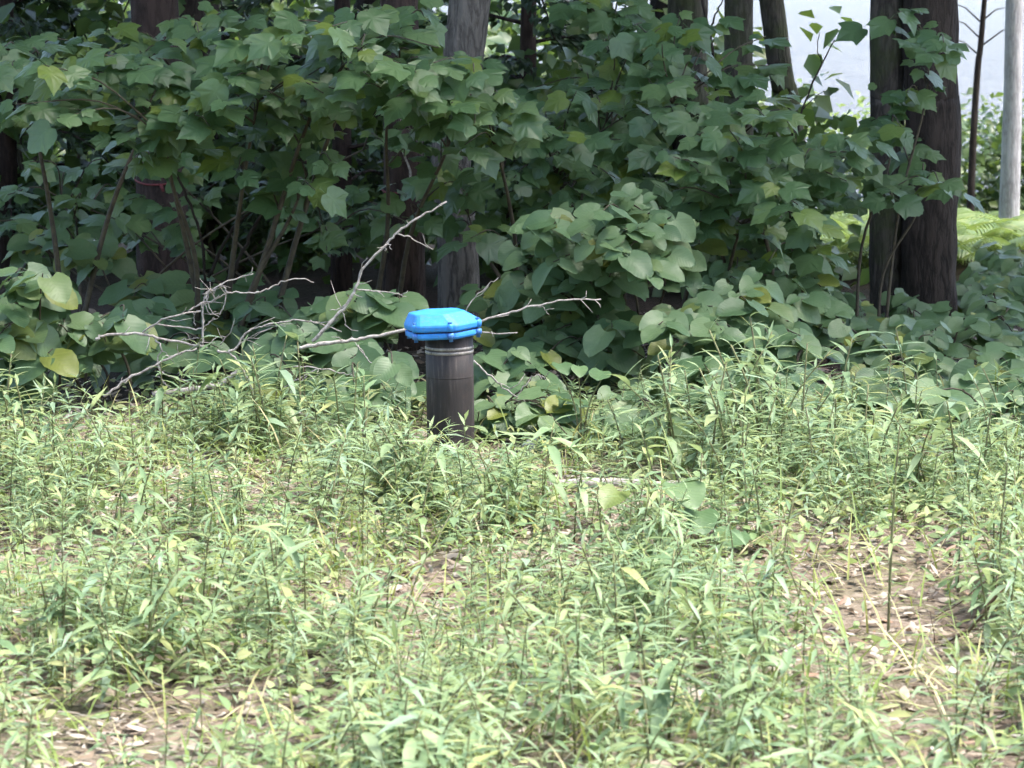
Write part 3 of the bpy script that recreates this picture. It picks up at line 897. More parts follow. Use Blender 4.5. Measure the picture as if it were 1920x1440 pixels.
shrub('hobblebush', 'shaded hobblebush under the mossy trunk', 'shrub', [(1330, 12.6)],
      [(1320, 480, 130, 50, 12.0, 12.8, 1.4), (1450, 520, 110, 40, 12.0, 12.8, 1)], 'hobble', 0.145, 24, 4)

shrub('hobblebush', 'shaded hobblebush behind the twin-stemmed tree at the right edge', 'shrub', [(1850, 14.4), (1930, 14.2)],
      [(1870, 540, 90, 30, 13.6, 15.0, 1.4), (1840, 580, 60, 20, 13.4, 14.2, 0.6), (1900, 500, 60, 25, 14.8, 15.8, 0.8)], 'hobble', 0.145, 24, 5)
shrub('hobblebush', 'shaded hobblebush between maple sapling and twin-stemmed tree', 'shrub', [(1570, 13.6)],
      [(1560, 570, 60, 25, 13.0, 14.0, 1), (1600, 600, 50, 20, 12.6, 13.2, 0.6)], 'hobble', 0.13, 14, 5)
# ------------------------------------------------------------------ understory and conifers in the dim woods
def bush(label, px, Y, hpx, wpx, n, size, tmpl=CLUMP_T, m='far', group=None, name='understory_bush', cat='bush'):
    c = P(px, 600, Y)
    x = c.x
    b = Vector((x, Y, gz(x, Y)))
    t = thing(name, b, label, cat, group)
    top = P(px, hpx, Y).z - b.z
    w = wpx * Y / FPX
    mats, rn = [], []
    stems = []
    cl = []
    for _ in range(max(8, n // 40)):
        cl.append((random.uniform(-1, 1) * w, random.uniform(-0.6, 0.6) * w, random.uniform(0.12, 1.0) * top, random.uniform(0.12, 0.3) * (0.5 + top * 0.4)))
    for i in range(n):
        a = random.choice(cl)
        p = (a[0] + random.gauss(0, 1) * a[3], a[1] + random.gauss(0, 1) * a[3], max(0.05, a[2] + random.gauss(0, 0.5) * a[3]))
        d = Vector((random.gauss(0, 1), random.gauss(-0.3, 1), random.gauss(-0.4, 0.4)))
        nn = Vector((random.gauss(0, 0.5), random.gauss(-0.4, 0.5), 1))
        mats.append(mat34(p, d, nn, size * random.uniform(0.6, 1.3)))
        rn.append(random.random())
    v, f, l = scatter(tmpl, mats, rn)
    o = link('foliage', mk_mesh('foliage', v, f, l, M[m]), t)
    o['kind'] = 'stuff'
    for a in cl[:7]:
        v, f = tube(smooth_path([Vector((a[0] * 0.1, a[1] * 0.1, -0.03)), Vector((a[0] * 0.5, a[1] * 0.5, a[2] * 0.6)), Vector(a[:3])]), np.linspace(0.014, 0.004, 9), 5)
        link('stem', mk_mesh('stem', v, f, None, M['twig']), t)
    return t
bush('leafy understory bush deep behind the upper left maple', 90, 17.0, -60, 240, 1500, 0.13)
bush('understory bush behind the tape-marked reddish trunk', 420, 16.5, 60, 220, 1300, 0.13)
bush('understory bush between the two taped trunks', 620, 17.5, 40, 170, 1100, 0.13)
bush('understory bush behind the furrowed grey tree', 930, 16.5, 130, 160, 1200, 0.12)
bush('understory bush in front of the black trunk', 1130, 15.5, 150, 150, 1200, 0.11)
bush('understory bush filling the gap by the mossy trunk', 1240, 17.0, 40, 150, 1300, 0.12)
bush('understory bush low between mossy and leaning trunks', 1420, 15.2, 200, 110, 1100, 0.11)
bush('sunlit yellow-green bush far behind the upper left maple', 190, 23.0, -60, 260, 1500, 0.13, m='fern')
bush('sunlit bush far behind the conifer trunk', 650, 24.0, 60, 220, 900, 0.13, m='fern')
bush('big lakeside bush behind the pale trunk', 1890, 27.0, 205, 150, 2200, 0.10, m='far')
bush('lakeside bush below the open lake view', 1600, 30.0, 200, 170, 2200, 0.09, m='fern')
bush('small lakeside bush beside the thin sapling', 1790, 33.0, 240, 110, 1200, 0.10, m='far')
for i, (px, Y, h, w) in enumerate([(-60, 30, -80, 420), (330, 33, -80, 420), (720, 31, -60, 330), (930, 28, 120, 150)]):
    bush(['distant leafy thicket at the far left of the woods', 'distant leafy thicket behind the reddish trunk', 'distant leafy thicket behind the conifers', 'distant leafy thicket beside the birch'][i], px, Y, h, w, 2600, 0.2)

def spruce(label, px, Y, low_px, top, span):
    """young conifer with drooping sprays of fine needles"""
    c = P(px, 600, Y)
    b = Vector((c.x, Y, gz(c.x, Y)))
    t = thing('conifer', b, label, 'conifer')
    v, f = tube([Vector((0, 0, -0.05)), Vector((0.02, 0, top * 0.5)), Vector((0, 0, top))], [0.06, 0.04, 0.01], 10)
    link('trunk', mk_mesh('trunk', v, f, None, M['bark_red']), t)
    zlow = P(px, low_px, Y).z - b.z
    nb = 26
    for i in range(nb):
        z = zlow + (top - zlow) * (i / nb) ** 1.2
        an = i * 2.4 + random.uniform(-0.3, 0.3)
        L = span * (1 - 0.75 * (z - zlow) / (top - zlow)) * random.uniform(0.7, 1.1)
        dr = Vector((math.cos(an), math.sin(an), 0))
        path = smooth_path([Vector((0, 0, z)), dr * L * 0.5 + Vector((0, 0, z + 0.05 * L)), dr * L + Vector((0, 0, z - 0.22 * L))], 5)
        v, f = tube(path, np.linspace(0.012, 0.003, len(path)), 4)
        br = link('branch', mk_mesh('branch', v, f, None, M['bark_red']), t)
        mats, rn = [], []
        for k in range(130):
            q = random.uniform(0.15, 1) ** 0.8
            p = path[min(int(q * (len(path) - 1)), len(path) - 1)]
            side = dr.cross(Vector((0, 0, 1))) * random.choice((-1, 1))
            sl = 0.32 * L * (1.15 - q)
            o = random.random()
            p = p + (side * 0.8 + dr * 0.5) * sl * o + Vector((random.gauss(0, 0.015), random.gauss(0, 0.015), -0.18 * sl * o + random.gauss(0, 0.012)))
            mats.append(mat34(p, side * random.uniform(-0.2, 1) + dr * random.uniform(0.3, 1) + Vector((0, 0, random.gauss(-0.25, 0.3))), Vector((random.gauss(0, 0.4), random.gauss(0, 0.4), 1)), random.uniform(0.05, 0.09), 0.045))
            rn.append(random.random())
        v, f, l = scatter(CLUMP_T, mats, rn)
        o = link('needles', mk_mesh('needles', v, f, l, M['needle']), br)
        o['kind'] = 'stuff'
    return t
spruce('dark conifer with drooping boughs between grey tree and birch', 985, 15.8, 330, 3.6, 1.0)
spruce('dark young conifer in the woods left of the taped conifer trunk', 640, 14.8, 430, 3.4, 1.0)
spruce('dark conifer deep behind the taped reddish trunk', 430, 18.5, 380, 4.0, 1.3)
spruce('dark conifer at the left edge of the woods', 20, 16.5, 420, 3.8, 1.2)

# ferns beyond the trees, in the sun
def fern_mesh(seed):
    rs = random.Random(seed)
    parts, mats, rn = [], [], []
    for k in range(rs.randint(7, 9)):
        an = k * 0.78 + rs.uniform(-0.2, 0.2)
        dr = Vector((math.cos(an), math.sin(an), 0))
        L = rs.uniform(0.38, 0.55)
        for q in range(3, 26):
            t = q / 26
            p = dr * L * t + Vector((0, 0, L * (1.15 * t - 0.95 * t * t)))
            w = 0.42 * L * math.sin(math.pi * (t * 0.85 + 0.12)) * 0.55
            for s in (-1, 1):
                side = dr.cross(Vector((0, 0, 1))) * s + dr * 0.35 + Vector((0, 0, -0.15))
                mats.append(mat34(p, side, Vector((0, 0, 1)) - dr * 0.3, w, w * 1.2))
                rn.append(rs.random() * 0.6)
    v, f, l = scatter(WEED_T[0], mats, rn)
    return mk_mesh('frond', v, f, l, M['fern'])
FERN = [fern_mesh(i) for i in range(3)]
k = 0
fl = []
for i in range(64):
    px = random.choice((random.uniform(1540, 1650), random.uniform(1790, 1960), random.uniform(1560, 1960)))
    Y = random.uniform(16.0, 23.5)
    x = P(px, 500, Y).x
    fl.append((x, Y))
for x, Y in fl:
    z = gz(x, Y)
    t = thing('fern', (x, Y, z), *(('sunlit yellow-green fern seen left of the twin-stemmed tree', 'fern', 'sunlit ferns left of the twin-stemmed tree') if PX(Vector((x, Y, z)))[0] < 1690 else ('sunlit yellow-green fern seen right of the twin-stemmed tree', 'fern', 'sunlit ferns right of the twin-stemmed tree')))
    o = link('frond_rosette', FERN[k % 3], t); k += 1
    o['kind'] = 'stuff'
    t.rotation_euler = (0, 0, random.uniform(0, 6.28))
    t.scale = [random.uniform(0.9, 1.5)] * 3

# ------------------------------------------------------------------ dead branches
def dead(name, label, strands, mat='deadwood', Y=10.6, cat='branch', base=None):
    """strands: (part name, [(px,py[,dY])...], radius start px, radius end px)"""
    p0 = strands[0][1][0]
    b = P(p0[0], p0[1], Y)
    b.z = max(min(b.z, 0.4), gz(b.x, b.y))
    t = thing(name, b, label, cat)
    for nm, pts, r0, r1 in strands:
        path = []
        for i, q in enumerate(pts):
            dy = q[2] if len(q) > 2 else 0
            path.append(P(q[0], q[1], Y + dy) - b)
        path = smooth_path(path, 5)
        for i in range(1, len(path) - 1):
            path[i] = path[i] + Vector((random.gauss(0, 1), random.gauss(0, 1), random.gauss(0, 1))) * 0.0022
        rad = [(r0 + (r1 - r0) * i / (len(path) - 1)) * 0.78 * Y / FPX * random.uniform(0.85, 1.15) for i in range(len(path))]
        v, f = tube(path, rad, 6)
        link(nm, mk_mesh(nm, v, f, None, M[mat]), t)
        if cat == 'branch' and len(path) > 6:
            for k in range(len(path) // 7):
                i = random.randint(2, len(path) - 2)
                ax = (path[i + 1] - path[i - 1]).normalized()
                d = (ax * random.uniform(0.3, 1) + Vector((random.uniform(-1, 1), random.uniform(-1, 0.3), random.uniform(-0.7, 1)))).normalized()
                L = random.uniform(0.03, 0.10)
                q = [path[i], path[i] + d * L * 0.5 + Vector((0, 0, random.uniform(-0.01, 0.01))), path[i] + d * L + Vector((random.uniform(-0.02, 0.02), 0, random.uniform(-0.02, 0.02)))]
                v, f = tube(q, [0.0019, 0.0014, 0.0008], 4)
                link('twig', mk_mesh('twig', v, f, None, M[mat]), t)
    return t
Z = lambda L: [(200 + x / 3.84, 480 + y / 3.84) + tuple(r) for x, y, *r in L]
dead('dead_branch', 'tangled grey dead branch lying over the hobblebush leaves', [
    ('limb', Z([(-80, 600), (0, 570), (240, 560), (360, 590), (600, 635), (720, 660, 0.05)]), 3.6, 2.6),
    ('twig', Z([(260, 550), (380, 470, -.03), (500, 430, -.05), (680, 395)]), 2.6, 1.8),
    ('twig', Z([(590, 395), (680, 345), (800, 300, -.04), (900, 265, -.08), (1060, 265, -.1), (1170, 235, -.1), (1280, 180, -.1), (1400, 162, -.1), (1490, 190, -.1)]), 2.2, 1.3),
    ('twig', Z([(690, 640), (690, 480), (700, 340), (735, 260), (830, 200), (960, 155), (1055, 127)]), 2.6, 1.2),
    ('twig', Z([(815, 200), (858, 250), (848, 340), (812, 425)]), 1.8, 1.3),
    ('twig', Z([(360, 490), (560, 515), (660, 525), (740, 480), (770, 440)]), 2.0, 1.2),
    ('twig', Z([(350, 600), (390, 660), (370, 760), (380, 820), (440, 860), (560, 890), (640, 945)]), 2.2, 1.2),
    ('twig', Z([(380, 830), (410, 910), (460, 945)]), 1.5, 0.9),
    ('twig', Z([(780, 330), (770, 270), (805, 215), (720, 300), (760, 400), (810, 440)]), 1.5, 1.0),
    ('twig', Z([(700, 345), (755, 240), (720, 260), (700, 310), (740, 410), (790, 400)]), 1.4, 1.0),
    ('twig', Z([(540, 605), (600, 595), (665, 592)]), 1.4, 0.9),
    ('twig', Z([(640, 500), (628, 440), (625, 400)]), 1.1, 0.7),
    ('twig', Z([(820, 640), (855, 580), (780, 590), (740, 640)]), 1.4, 0.9)], Y=10.62)
dead('dead_branch', 'pale forked twig sweeping right from the dead branch tangle', [
    ('limb', Z([(800, 680), (870, 690), (950, 640), (1010, 540), (1120, 505), (1260, 480), (1400, 465), (1520, 485), (1690, 545)]), 3.0, 1.3),
    ('twig', Z([(900, 690), (970, 620), (1040, 590), (1100, 590)]), 1.4, 0.8),
    ('twig', Z([(870, 690), (930, 740), (970, 810), (1040, 930), (1060, 1000)]), 2.4, 1.8),
    ('twig', Z([(1120, 505), (1200, 498), (1290, 505)]), 1.3, 0.7)], Y=10.5)
dead('dead_branch', 'slanting dead stick leaning up to the tangled branch', [
    ('limb', Z([(-20, 1010), (150, 890), (340, 790), (500, 715), (650, 665)]), 3.4, 2.2), ('twig', Z([(400, 725), (520, 712), (560, 690)]), 1.2, 0.8)], Y=10.5)
dead('fallen_log', 'short grey fallen log under the tangled dead branch', [
    ('limb', Z([(330, 1000), (560, 965), (780, 935), (880, 880), (960, 815)]), 7.5, 5.0)], Y=10.75, cat='log')
dead('dead_branch', 'dead branch rising diagonally left of the furrowed grey tree', [
    ('limb', [(585, 640), (612, 612), (650, 570), (668, 540), (680, 505), (722, 460), (745, 435), (790, 405), (838, 378)], 4.2, 2.2),
    ('twig', [(745, 438), (775, 449), (812, 468)], 1.9, 1.0), ('twig', [(722, 470), (727, 457), (735, 468)], 2.2, 1.0),
    ('twig', [(668, 542), (700, 546), (735, 549), (762, 556)], 2.0, 0.9), ('twig', [(640, 583), (646, 596), (648, 612)], 1.6, 0.8), ('twig', [(655, 563), (635, 580), (618, 582)], 1.6, 0.8)], Y=10.45)
dead('dead_branch', 'long bare branch passing behind the blue cap', [
    ('limb', [(555, 652), (610, 645), (660, 638), (700, 630), (760, 619), (830, 612), (905, 601), (950, 588), (1000, 575), (1060, 563), (1127, 561)], 5.2, 1.7),
    ('twig', [(830, 612), (905, 623), (970, 624)], 2.2, 1.6), ('twig', [(868, 606), (880, 570), (910, 540), (935, 520)], 1.6, 0.8), ('twig', [(1000, 575), (1020, 578), (1030, 590)], 1.2, 0.7)], Y=10.28)
dead('dead_branch', 'thin dead twig propped right of the pipe', [
    ('limb', [(888, 676), (915, 702), (945, 726), (985, 755), (1000, 770)], 2.4, 1.4), ('twig', [(968, 745), (990, 715), (1010, 702), (1025, 712)], 1.4, 0.8)], Y=10.1)
dead('dead_branch', 'sprawling thin twigs low between dead branches and pipe', [
    ('limb', Z([(1330, 795), (1520, 810), (1680, 840), (1800, 870)]), 1.8, 1.2), ('twig', Z([(1250, 970), (1350, 900), (1510, 815)]), 1.3, 1.3),
    ('twig', Z([(1340, 970), (1420, 880), (1500, 820)]), 1.2, 0.9), ('twig', Z([(1810, 640), (1860, 720), (1920, 790)]), 1.8, 1.0)], Y=10.4)
dead('dead_branch', 'brown dead stick poking up from the weeds, lower right', [
    ('limb', [(1735, 1228), (1770, 1205), (1815, 1180), (1850, 1140), (1876, 1106)], 5.5, 5.0), ('twig', [(1815, 1180), (1860, 1182)], 2.0, 1.2)], 'deadbrown', 6.95)
dead('dead_branch', 'thin slanting stick above the brown dead stick', [('limb', [(1700, 1185), (1790, 1135), (1880, 1065)], 2.2, 1.6)], 'deadbrown', 7.3)
dead('dead_branch', 'pale weathered stick on the litter, lower right of centre', [('limb', [(1235, 1262), (1290, 1290), (1360, 1310), (1440, 1328)], 6, 4)], 'deadwood', 6.35)
dead('dead_branch', 'pale curved stick on the litter above the bare patch', [('limb', [(1215, 1238), (1250, 1208), (1310, 1195), (1345, 1200)], 5, 3)], 'deadwood', 6.75)
dead('fallen_log', 'half-hidden pale log in the weeds right of the pipe', [('limb', [(1030, 912), (1120, 905), (1210, 909), (1345, 911)], 14, 11)], 'deadwood', 9.12, cat='log')
dead('dead_branch', 'dark dead stick lying in the weeds left of the pipe', [('limb', [(560, 775), (640, 800), (720, 815), (790, 822)], 3.5, 2.5)], 'deadwood', 10.0)
# dark bare stems of saplings in the shade
dead('bare_sapling', 'pair of black bare stems crossing in the shade, left', [
    ('limb', [(435, 520), (455, 470), (490, 400), (520, 345)], 5, 3.5), ('limb', [(390, 520), (430, 440), (480, 390), (545, 345)], 4.5, 2.5), ('limb', [(385, 530), (378, 450), (350, 370), (310, 290), (250, 205)], 4, 2.5)], 'bark_dark', 11.9, cat='sapling')
dead('bare_sapling', 'curved greenish bare stem beside the crossing black stems', [('limb', [(470, 530), (500, 490), (514, 430), (514, 380), (505, 340)], 5, 4)], 'bark_moss', 12.3, cat='sapling')
dead('bare_sapling', 'thin dark stem forking up before the lake view', [('limb', [(1452, 340), (1480, 270), (1505, 205), (1530, 140), (1565, 75)], 3.4, 1.5), ('twig', [(1541, 118), (1533, 90), (1536, 60)], 1.4, 0.9), ('twig', [(1505, 205), (1520, 190), (1545, 170)], 1.4, 0.8)], 'bark_dark', 12.6, cat='sapling')
dead('bare_sapling', 'dark upright stem beside the grey-brown trunk', [('limb', [(1340, 330), (1346, 200), (1335, 90), (1318, 10), (1310, -40)], 5, 3.5), ('twig', [(1330, 60), (1345, 20), (1360, -10)], 2.5, 1.5)], 'bark_dark', 13.3, cat='sapling')
dead('bare_sapling', 'pale dead stem clinging to the taped conifer trunk', [('limb', [(775, 360), (765, 310), (748, 260), (750, 220), (742, 200)], 2.8, 2.2)], 'deadwood', 12.7, cat='sapling')

# ------------------------------------------------------------------ stones
def stone(label, px, py, w, h, seed, group=None):
    g0 = G(px, py)
    rs = random.Random(seed)
    import bmesh
    bm = bmesh.new()
    bmesh.ops.create_icosphere(bm, subdivisions=3, radius=1)
    for v in bm.verts:
        n1 = noise.noise(v.co * 1.3 + Vector((seed, 0, 0))) * 0.35 + noise.noise(v.co * 4 + Vector((seed, 3, 0))) * 0.1
        v.co *= 1 + n1
        v.co.z = max(v.co.z, -0.4)
        v.co = Vector((v.co.x * w * g0.y / FPX / 2, v.co.y * w * g0.y / FPX / 2 * 0.8, v.co.z * h * g0.y / FPX / 2))
    me = bpy.data.meshes.new('stone')
    bm.to_mesh(me); bm.free()
    for p in me.polygons: p.use_smooth = True
    me.materials.append(M['stone'])
    o = link('stone', me, None, g0 + Vector((0, 0, h * g0.y / FPX * 0.15)))
    o.rotation_euler = (0, 0, rs.uniform(0, 6))
    return tag(o, label, 'stone', group)
stone('pale stone right of the pipe foot under round leaves', 1020, 845, 80, 50, 1)
stone('small white pebble at the bottom edge', 1233, 1424, 22, 16, 2)
stone('flat pale stone in the litter at left', 180, 1212, 60, 24, 3)
stone('pale stone in the weeds at the right edge', 1850, 945, 70, 30, 4)

# ------------------------------------------------------------------ clearing: weeds
def weed_spec(seed):
    """a leafy upright weed of height 1: stem path and leaves"""
    rs = random.Random(seed)
    lean = Vector((rs.uniform(-0.35, 0.35), rs.uniform(-0.35, 0.35), 0))
    lush = rs.uniform(0.7, 1.35)
    habit = (0, 1, 2, 0, 2, 1, 3)[seed % 7]      # 0, 1 leafy; 2 feathery plume; 3 broad-leaved
    stem = [Vector((0, 0, -0.04)), lean * 0.15 + Vector((0, 0, 0.35)), lean * 0.5 + Vector((0, 0, 0.7)), lean + Vector((0, 0, 1.0))]
    path = smooth_path(stem, 4)
    n = rs.randint(13, 24) if habit < 2 else (rs.randint(34, 44) if habit == 2 else rs.randint(9, 13))
    lv = []
    for i in range(n):
        t = 0.22 + 0.78 * (i / (n - 1)) ** 0.8
        p = path[min(len(path) - 1, int(t * (len(path) - 1)))]
        a = i * 2.39996 + rs.uniform(-0.4, 0.4)
        el = -0.35 + 0.6 * t + (0.55 if t > 0.95 else 0) + rs.uniform(-0.35, 0.35)
        d = Vector((math.cos(a) * math.cos(el), math.sin(a) * math.cos(el), math.sin(el)))
        nn = Vector((-math.cos(a) * math.sin(el), -math.sin(a) * math.sin(el), math.cos(el))) + Vector((rs.uniform(-.3, .3), rs.uniform(-.3, .3), 0))
        L = (0.17 + 0.17 * math.sin(math.pi * min(1, t * 0.9))) * rs.uniform(0.55, 1.25) * lush
        if habit == 2:
            L *= 0.72
            lv.append((p, (d + Vector((0, 0, 0.25))).normalized(), nn, L, 0.3 + rs.random() * 0.35, rs.choice((0, 2))))
        elif habit == 3:
            lv.append((p, d, nn, L * 0.75, rs.random() * 0.3, 4))
        else:
            lv.append((p, d, nn, L, rs.random() * 0.35, rs.randint(0, 3)))
    return path, lv, habit
NSP = 21
SPECS = [weed_spec(i) for i in range(NSP)]
STEM_ME, FOL_ME, LOW = [], [], []
for path, lv, _h in SPECS:
    v, f = tube(path, np.linspace(0.011, 0.006, len(path)), 5)
    STEM_ME.append(mk_mesh('stem', v, f, None, M['weed_stem']))
    Vs, Fs, Ls, o = [], [], [], 0
    for k in range(5):
        q = [x for x in lv if x[5] == k]
        if not q: continue
        v, f, l = scatter(WEED_T[k], [mat34(x[0], x[1], x[2], x[3]) for x in q], [x[4] for x in q])
        Vs.append(v); Fs.append(f + o); Ls.append(l); o += len(v)
    FOL_ME.append(mk_mesh('foliage', np.concatenate(Vs), np.concatenate(Fs), np.concatenate(Ls), M['weed']))
    v, f, l = scatter(WEED_LO[0], [mat34(x[0], x[1], x[2], x[3], x[3] * (1.9 if x[5] == 4 else 1)) for x in lv], [x[4] for x in lv])
    sv, sf = tube(path[::3], np.linspace(0.010, 0.006, len(path[::3])), 3, False)
    LOW.append((v, f, l, sv, sf))

GAPS = [(280, 1100, 110, 45), (1330, 1330, 110, 55), (1760, 1340, 80, 90), (40, 1180, 70, 30), (650, 1425, 70, 30), (230, 960, 90, 30), (1390, 1080, 110, 35), (1150, 930, 170, 40), (1480, 1230, 130, 30), (850, 1260, 60, 20), (400, 1190, 120, 25)]
def density(x, y):
    px, py = PX(Vector((x, y, 0)))
    d = 0.47 + 1.15 * noise.noise(Vector((x * 1.6, y * 1.1, 11))) + 0.2 * noise.noise(Vector((x * 5, y * 5, 2)))
    for a, b, rx, ry in GAPS:
        q = ((px - a) / rx) ** 2 + ((py - b) / ry) ** 2
        if q < 1: d -= 0.75 * (1 - q) + 0.15
    return d
def half(y): return y * 0.181 + 0.75
pts = []
tries = 0
while len(pts) < 2700 and tries < 40000:
    tries += 1
    y = math.sqrt(random.uniform(4.9 ** 2, 10.55 ** 2))
    x = random.uniform(-half(y), half(y))
    if (x - base.x) ** 2 + (y - base.y) ** 2 < 0.12 ** 2: continue
    if random.random() > density(x, y): continue
    qx = PX(Vector((x, y, 0)))[0]
    edge = 10.2 + 0.9 * noise.noise(Vector((x * 1.3, 4, 4))) + (-0.45 if 880 < qx < 1230 else 0)
    if 955 < qx < 1095 and 9.3 < y < 10.05: continue
    if 1020 < qx < 1350 and 8.6 < y < 9.15 and random.random() < 0.75: continue
    if y > edge and random.random() < 0.8: continue
    if qx > 1230 and y > 9.5 and random.random() < 0.5: continue
    h = random.uniform(0.07, 0.15) if random.random() < 0.35 else random.uniform(0.12, 0.27)
    h *= (1 + 0.4 * noise.noise(Vector((x, y, 7))))
    px, py = PX(Vector((x, y, 0)))
    if px > 1230 and 8.6 < y: h *= random.uniform(0.9, 1.75)
    elif px < 700 and y > 9.2: h *= random.uniform(0.6, 1.5)
    elif px < 1150 and y > 9.2: h *= 0.8
    # keep the pipe in view
    if abs(px - 845) < 75 and 8.9 < y < 10: h = min(h, 0.09 if y > 9.3 else 0.14)
    pts.append((x, y, h))
TALL = [(1665, 1190, 800, 'tall single weed with a long dark stem, right of centre', 0), (1868, 1170, 870, 'tall arching weed by the right edge', 1), (1030, 1205, 1150, '', 2),
        (1205, 1000, 885, 'bushy blue-green weed in the middle of the clearing', 3), (380, 1200, 950, 'tall slender weed below the tangled dead branch', 5), (118, 1150, 930, 'dark-stemmed weed leaning at the left side', 6),
        (1455, 1300, 1150, 'upright weed beside the bare litter patch', 7), (1470, 830, 690, 'feathery weed before the leafy mound', 8), (840, 900, 790, 'low weed fanning out at the foot of the pipe', 9),
        (1690, 900, 740, 'bright weed in front of the twin-stemmed tree', 10), (1340, 880, 720, 'weed rising before the hobblebush mound', 11), (1030, 1330, 1140, 'straight dark-stemmed weed at the lower centre', 4),
        (690, 1120, 960, 'pale green weed below the pipe', 2), (380, 1420, 1240, 'tall weed at the lower left', 1)]
def weed_obj(x, y, h, k, label, group, full, rot, wide=1.0):
    t = thing('weed', (x, y, gz(x, y)), label, 'weed', group)
    t.rotation_euler = (0, 0, rot)
    t.scale = (h * wide, h * wide, h)
    s = link('stem', STEM_ME[k], t)
    s.scale = (0.24 / max(h, 0.2) / wide ,) * 2 + (1,) if False else (1, 1, 1)
    if full:
        for p, d, nn, L, r, ti in SPECS[k][1]:
            o = link('leaf', WEED_LEAF[ti], t)
            o.matrix_basis = mat44(p, d, nn, L * min(1, 0.27 / h))
    else:
        o = link('foliage', FOL_ME[k], t)
        o['kind'] = 'stuff'
STRAIGHT = sorted((i for i in range(NSP) if SPECS[i][2] < 3), key=lambda i: SPECS[i][0][-1].xy.length)[:6]
for px, py, top, lab, k in TALL:
    k = STRAIGHT[k % 6]
    g0 = G(px, py)
    h = P(px, top, g0.y).z - g0.z
    weed_obj(g0.x, g0.y, max(h, 0.15), k, lab or 'tall weed at the centre of the clearing', None, True, random.uniform(0, 6.28), 0.75)
def size_px(p): return p[2] / p[1]
def in_view(p):
    px, py = PX(Vector((p[0], p[1], p[2] * 0.6)))
    return -10 < px < 1930 and py < 1450
vis = sorted([p for p in pts if in_view(p)], key=lambda p: -size_px(p))
ind = vis[:285]
indset = set(ind)
for i, (x, y, h) in enumerate(ind):
    px, py = PX(Vector((x, y, 0)))
    row = 0 if y < 7.2 else (1 if y < 9 else 2)
    side = 0 if px < 640 else (1 if px < 1280 else 2)
    big = h > (0.22 if row < 2 else 0.25)
    place = (('near the bottom left corner', 'near the bottom edge below the pipe', 'near the bottom right corner'), ('midway below the tangled dead branch', 'midway below the pipe', 'midway below the leafy mound'),
             ('along the shrubs under the tangled dead branch', 'along the shrubs around the pipe foot', 'along the shrubs before the twin-stemmed tree'))[row][side]
    look = ('tall ' if big else 'short ') + ('narrow-leaved', 'narrow-leaved', 'feathery', 'broad-leaved')[SPECS[i % NSP][2]]
    lab = look + ' green weed ' + place
    grp = look + ' weeds ' + place
    weed_obj(x, y, h, i % NSP, lab, grp, i < 36, random.uniform(0, 6.28), random.uniform(0.9, 1.25))
rest = [p for p in pts if p not in indset]
Vs, Fs, Ls, SV, SF = [], [], [], [], []
o = so = 0
for i, (x, y, h) in enumerate(rest):
    v, f, l, sv, sf = LOW[i % NSP]
    a = random.uniform(0, 6.28)
    w = random.uniform(0.9, 1.25)
    rot = np.array([[math.cos(a) * w, -math.sin(a) * w, 0], [math.sin(a) * w, math.cos(a) * w, 0], [0, 0, 1]]) * h
    off = np.array([x, y, gz(x, y)])
    Vs.append(v @ rot.T + off); Fs.append(f + o)
    l2 = l.copy(); l2[:, 2] += random.random()
    Ls.append(l2); o += len(v)
    SV.append(sv @ rot.T + off); SF.append(sf + so); so += len(sv)
w = link('weeds', mk_mesh('weeds', np.concatenate(Vs), np.concatenate(Fs), np.concatenate(Ls), M['weed']))
tag(w, 'mass of small narrow-leaved green weeds covering the clearing', 'weeds', None, 'stuff')
s = link('weed_stems', mk_mesh('weed_stems', np.concatenate(SV), np.concatenate(SF), None, M['weed_stem']), w)
s['kind'] = 'stuff'

# ------------------------------------------------------------------ low leaves, grass, litter
def spread(n, y0, y1, keep):
    out = []
    while len(out) < n:
        y = math.sqrt(random.uniform(y0 ** 2, y1 ** 2))
        x = random.uniform(-half(y), half(y))
        if random.random() < keep(x, y): out.append((x, y))
    return out
mats, rn = [], []
for x, y in spread(15000, 4.9, 11.2, lambda x, y: density(x, y) + 0.22):
    a = random.uniform(0, 6.28)
    d = Vector((math.cos(a), math.sin(a), random.uniform(-0.1, 0.9)))
    z = gz(x, y) + random.uniform(0.005, 0.09)
    mats.append(mat34((x, y, z), d, Vector((random.gauss(0, 0.4), random.gauss(-0.2, 0.4), 1)), random.uniform(0.025, 0.06), random.uniform(0.015, 0.05)))
    rn.append(random.random())
v, f, l = scatter(OVAL_T, mats, rn)
tag(link('undergrowth', mk_mesh('undergrowth', v, f, l, M['low'])), 'small pale green leaves close to the ground', 'undergrowth', None, 'stuff')
mats, rn = [], []
for x, y in spread(5500, 4.9, 11.0, lambda x, y: 0.25 + 0.5 * noise.noise(Vector((x * 1.2, y * 1.2, 21)))):
    a = random.uniform(0, 6.28)
    el = random.choice((random.uniform(0.05, 0.5), random.uniform(0.5, 1.4)))
    d = Vector((math.cos(a) * math.cos(el), math.sin(a) * math.cos(el), math.sin(el)))
    nn = Vector((-math.cos(a) * math.sin(el), -math.sin(a) * math.sin(el), math.cos(el)))
    L = random.uniform(0.08, 0.24)
    mats.append(mat34((x, y, gz(x, y) + random.uniform(0, 0.03)), d, nn, L, L * random.uniform(0.6, 1.1)))
    rn.append(random.random())
v, f, l = scatter(BLADE_T, mats, rn)
tag(link('grass', mk_mesh('grass', v, f, l, M['grass'])), 'thin green and straw-dry grass blades between the weeds', 'grass', None, 'stuff')
LIT_T = strip_leaf(0.6, [(0, 0.2), (0.35, 1.0), (0.7, 0.8), (1.0, 0.1)], -0.2, 0.25, 3)
mats, rn = [], []
